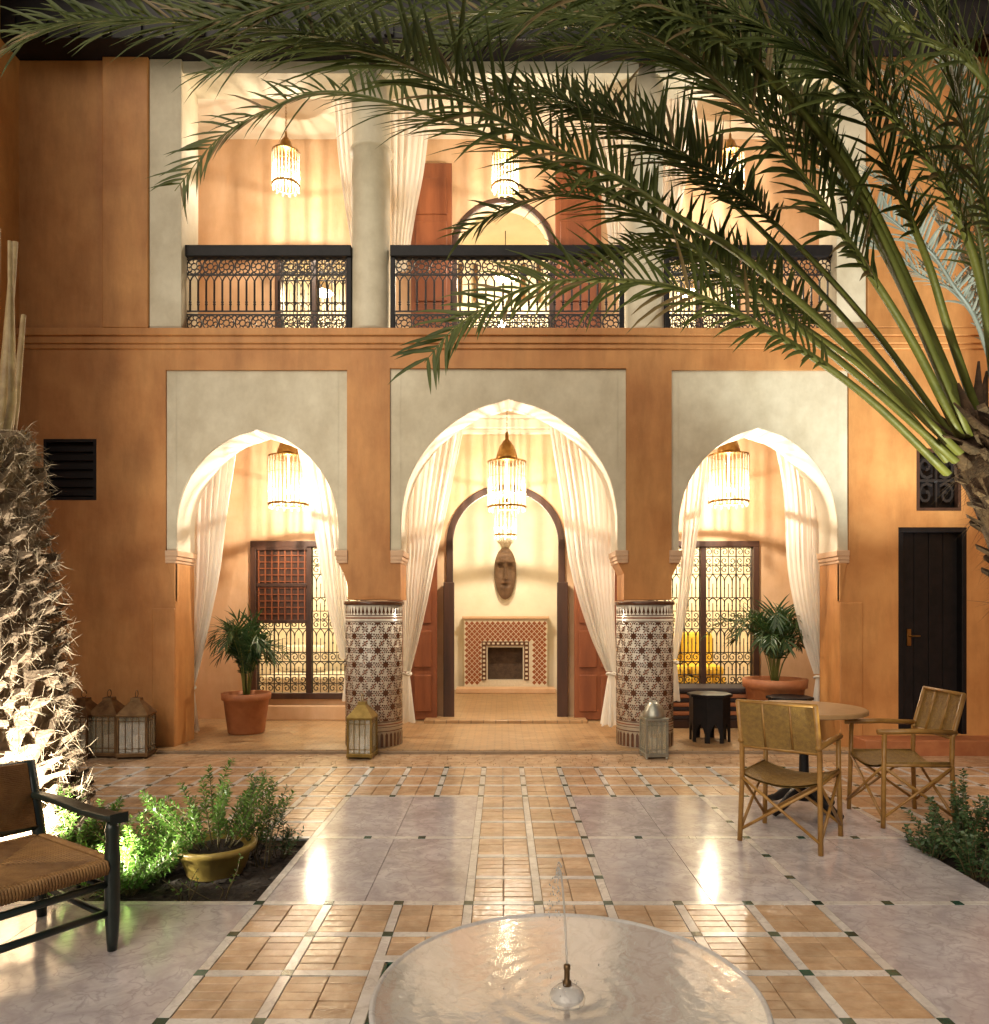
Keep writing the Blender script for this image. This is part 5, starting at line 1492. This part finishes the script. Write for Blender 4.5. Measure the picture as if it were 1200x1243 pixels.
FR = [
 # (pixel x, pixel y, depth) of the midrib from base to tip; leaflet length; leaflets; individual leaflets?
 ([(1160,560,3.66),(1040,455,3.55),(900,345,3.6),(760,245,3.8),(610,172,4.0),(505,134,4.2),(420,113,4.3),(367,116,4.35),(315,140,4.4),(262,171,4.4),(212,232,4.4)], .44, 84, True),
 ([(1165,550,3.6),(1020,410,3.4),(900,310,3.3),(820,262,3.2),(745,214,3.2),(645,168,3.15),(540,104,3.1),(456,62,3.1),(330,35,3.1),(200,26,3.1),(90,28,3.1),(30,46,3.1)], .50, 84, False),
 ([(1150,575,3.6),(1050,480,3.4),(940,405,3.3),(820,350,3.3),(715,340,3.3),(645,348,3.3),(592,372,3.3),(550,400,3.3),(515,440,3.3)], .36, 62, True),
 ([(1165,530,3.6),(1110,420,3.4),(1051,325,3.2),(972,212,3.1),(919,149,3.0),(855,80,3.0),(800,5,3.0),(740,-80,3.0)], .48, 64, False),
 ([(1170,530,3.7),(1110,372,3.6),(1062,265,3.6),(1025,185,3.6),(975,110,3.7),(900,50,3.8),(780,10,3.9),(640,25,4.0),(520,70,4.0)], .48, 76, False),
 ([(1190,515,3.7),(1152,404,3.5),(1126,319,3.3),(1088,228,3.2),(1050,140,3.1),(1010,50,3.0),(960,-50,3.0)], .48, 56, False),
 ([(1210,500,3.7),(1190,345,3.4),(1152,239,3.2),(1110,175,3.1),(1062,122,3.0),(1000,74,3.0),(900,20,3.0),(790,-20,3.0)], .48, 64, False),
 ([(1225,520,3.7),(1205,300,3.4),(1170,160,3.2),(1140,40,3.0),(1120,-60,3.0)], .48, 50, False),
 ([(1150,560,3.7),(1067,465,3.7),(993,409,3.7),(900,350,3.8),(802,275,3.9),(700,238,4.1),(620,250,4.3),(560,285,4.4)], .40, 70, True),
 ([(1235,520,3.7),(1270,300,3.2),(1200,106,2.9),(1110,42,2.8),(1040,-10,2.7),(960,-60,2.7)], .50, 40, False),
 ([(1185,530,3.8),(1080,300,3.9),(960,140,4.0),(820,60,4.1),(680,30,4.3),(540,50,4.5),(430,90,4.6)], .46, 70, False),
 ([(1160,545,3.7),(1000,360,3.8),(880,240,4.0),(760,160,4.2),(650,110,4.4),(560,110,4.6)], .44, 64, False),
 ([(1215,520,3.8),(1190,300,4.0),(1150,150,4.1),(1080,30,4.2)], .46, 44, False),
 ([(1150,560,3.8),(1030,425,3.9),(900,330,4.1),(800,300,4.3),(720,315,4.5)], .38, 50, False),
 ([(1175,530,3.6),(1050,250,3.2),(930,90,3.0),(800,10,2.9),(600,-20,2.9),(400,0,3.0),(250,30,3.0)], .50, 80, False),
 ([(1185,530,3.7),(1030,200,3.4),(880,60,3.4),(700,20,3.5),(520,20,3.6),(350,50,3.7),(250,90,3.8)], .46, 76, False),
 ([(1175,535,3.7),(1085,330,3.6),(1000,200,3.5),(900,110,3.5),(780,60,3.5),(660,60,3.6)], .46, 64, False),
 ([(1165,545,3.75),(1060,400,3.7),(960,290,3.7),(850,200,3.8),(730,140,3.9),(600,120,4.0)], .44, 68, False),
]
for k in range(34):
    a = random.uniform(0, 6.28); b = tp[13] + Vector((math.cos(a)*.13, math.sin(a)*.13, random.uniform(-.12, .08)))
    e = W(*FR[k % len(FR)][0][1]); d = (e - b).normalized()
    q = b + d*random.uniform(.25, .5) + Vector((random.gauss(0, .04), random.gauss(0, .04), random.gauss(0, .03)))
    MB().tube([b, b.lerp(q, .5), q], [.05, .035, .006], 6, flat=.35).build('leaf_sheath', M['sheath'], lp, True)
for fk, (pts, L, nl, single) in enumerate(FR):
    st_ = .30 if single else (.33, .40, .46)[fk % 3]
    P3 = [W(*p) for p in pts]
    mr, ml = MB(), MB(); sing = [] if single else None
    frond_geo(mr, ml, P3, L*1.12, nl if single else int(nl*1.45), .0205, .024, 40, up=Vector((.1, -.85, .55)).normalized(), droop=.36, ang=(62, 40), lift=.2, start=st_, taper0=.30, single=sing, dryness=.07)
    fo = mr.build('frond', M['rib'], lp, True)
    if single:
        for vs, fs, dry in sing: MB().add(vs, fs).build('leaflet', M['dryleaf' if dry else 'leaf'], fo, True)
    else: tag(ml.build('leaflets', [M['leaf'], M['dryleaf']], fo, True), kind='stuff')

# second palm further back, lit white
p2 = thing('slender_palm', 'slender palm with pale grey-green fronds lit white, standing by the far corner wall', 'palm', (4.45, 6.2, -.1))
t2 = spline([(4.45, 6.2, -.1), (4.4, 6.2, 1.2), (4.3, 6.15, 2.4), (4.22, 6.1, 3.3)], 14)
MB().tube(t2, [.13]*12 + [.15, .10], 14).build('trunk', M['bark'], p2, True)
f2 = MB()
for k in range(700):
    i = random.uniform(5, 12.8); p = t2[int(i)].lerp(t2[int(i)+1], i % 1); a = random.uniform(0, 6.28); d = Vector((math.cos(a), math.sin(a), random.gauss(0, .8))).normalized()
    p = p + Vector((math.cos(a), math.sin(a), 0))*.12; q = p + d*random.uniform(.04, .13); w_ = Vector((random.gauss(0, 1), random.gauss(0, 1), random.gauss(0, 1))).normalized()*.003
    f2.add([p - w_, p + w_, q], [(0, 1, 2)])
tag(f2.build('fibre', M['fibre'], p2), kind='stuff')
F2 = [
 [(1212,470,6.1),(1183,386,6.0),(1157,347,5.9),(1132,309,5.8),(1098,280,5.7),(1060,250,5.6),(1003,211,5.5)],
 [(1212,475,6.1),(1190,400,6.2),(1157,355,6.2),(1119,335,6.2),(1090,314,6.2),(1042,293,6.2)],
 [(1215,470,6.1),(1200,330,6.1),(1160,220,6.0),(1100,150,5.9),(1020,120,5.8)],
 [(1215,470,6.1),(1215,300,6.0),(1195,170,5.8),(1150,80,5.6)],
 [(1218,470,6.1),(1240,350,5.8),(1250,250,5.5),(1230,160,5.2)],
 [(1212,480,6.1),(1185,430,6.0),(1150,420,5.9),(1120,440,5.8),(1100,480,5.7)],
 [(1212,470,6.1),(1180,340,6.4),(1120,250,6.6),(1050,210,6.7)],
 [(1212,470,6.1),(1192,300,6.3),(1140,160,6.4),(1070,90,6.5)],
]
for k, pts in enumerate(F2):
    if k == 5: continue
    mr, ml = MB(), MB(); frond_geo(mr, ml, [W(*p) for p in pts], .42, 50, .026, .022, 24, up=Vector((.1, -.3, 1)).normalized(), droop=.5, ang=(60, 28), start=.22)
    fo = mr.build('frond', M['leaf2'], p2, True); tag(ml.build('leaflets', M['leaf2'], fo, True), kind='stuff')

# ------------------------------------------------------------------ garden uplights (the lit lamps at the palms)
def uplight(loc, target, energy, col, ang, label):
    t_ = thing('garden_uplight', label, 'lamp', loc)
    d = (Vector(target) - Vector(loc) - Vector((0, 0, .12))).normalized()
    MB().tube([(0, 0, 0), (0, 0, .07)], .012, 6).build('spike', M['black'], t_, True, True)
    c = Vector((0, 0, .11))
    MB().tube([c - d*.06, c + d*.05], [.034, .045], 14).build('housing', M['black'], t_, True, True)
    l = bpy.data.lights.new('uplight_beam', 'SPOT'); l.energy = energy; l.color = col; l.spot_size = R(ang); l.spot_blend = .6; l.shadow_soft_size = .04
    o = bpy.data.objects.new('uplight_beam', l); COL.objects.link(o); o.location = c + d*.06; o.rotation_euler = d.to_track_quat('-Z', 'Y').to_euler(); o.parent = t_
uplight((-2.2, 3.6, .06), (-3.0, 4.1, 1.1), 185, (1, .96, .86), 130, 'small black garden spotlight aimed at the shaggy palm trunk')
uplight((-2.1, 3.64, .0), (-1.5, 4.1, .38), 75, (1, .97, .8), 110, 'small black garden spotlight aimed at the herbs and ochre pot')
uplight((2.6, 3.62, -.04), (1.0, 3.3, 2.6), 170, (1, .97, .62), 92, 'small black garden spotlight under the leaning palm')
uplight((4.1, 5.75, .0), (4.0, 6.0, 4.5), 560, (.92, 1, .97), 80, 'small black garden spotlight at the foot of the slender palm')
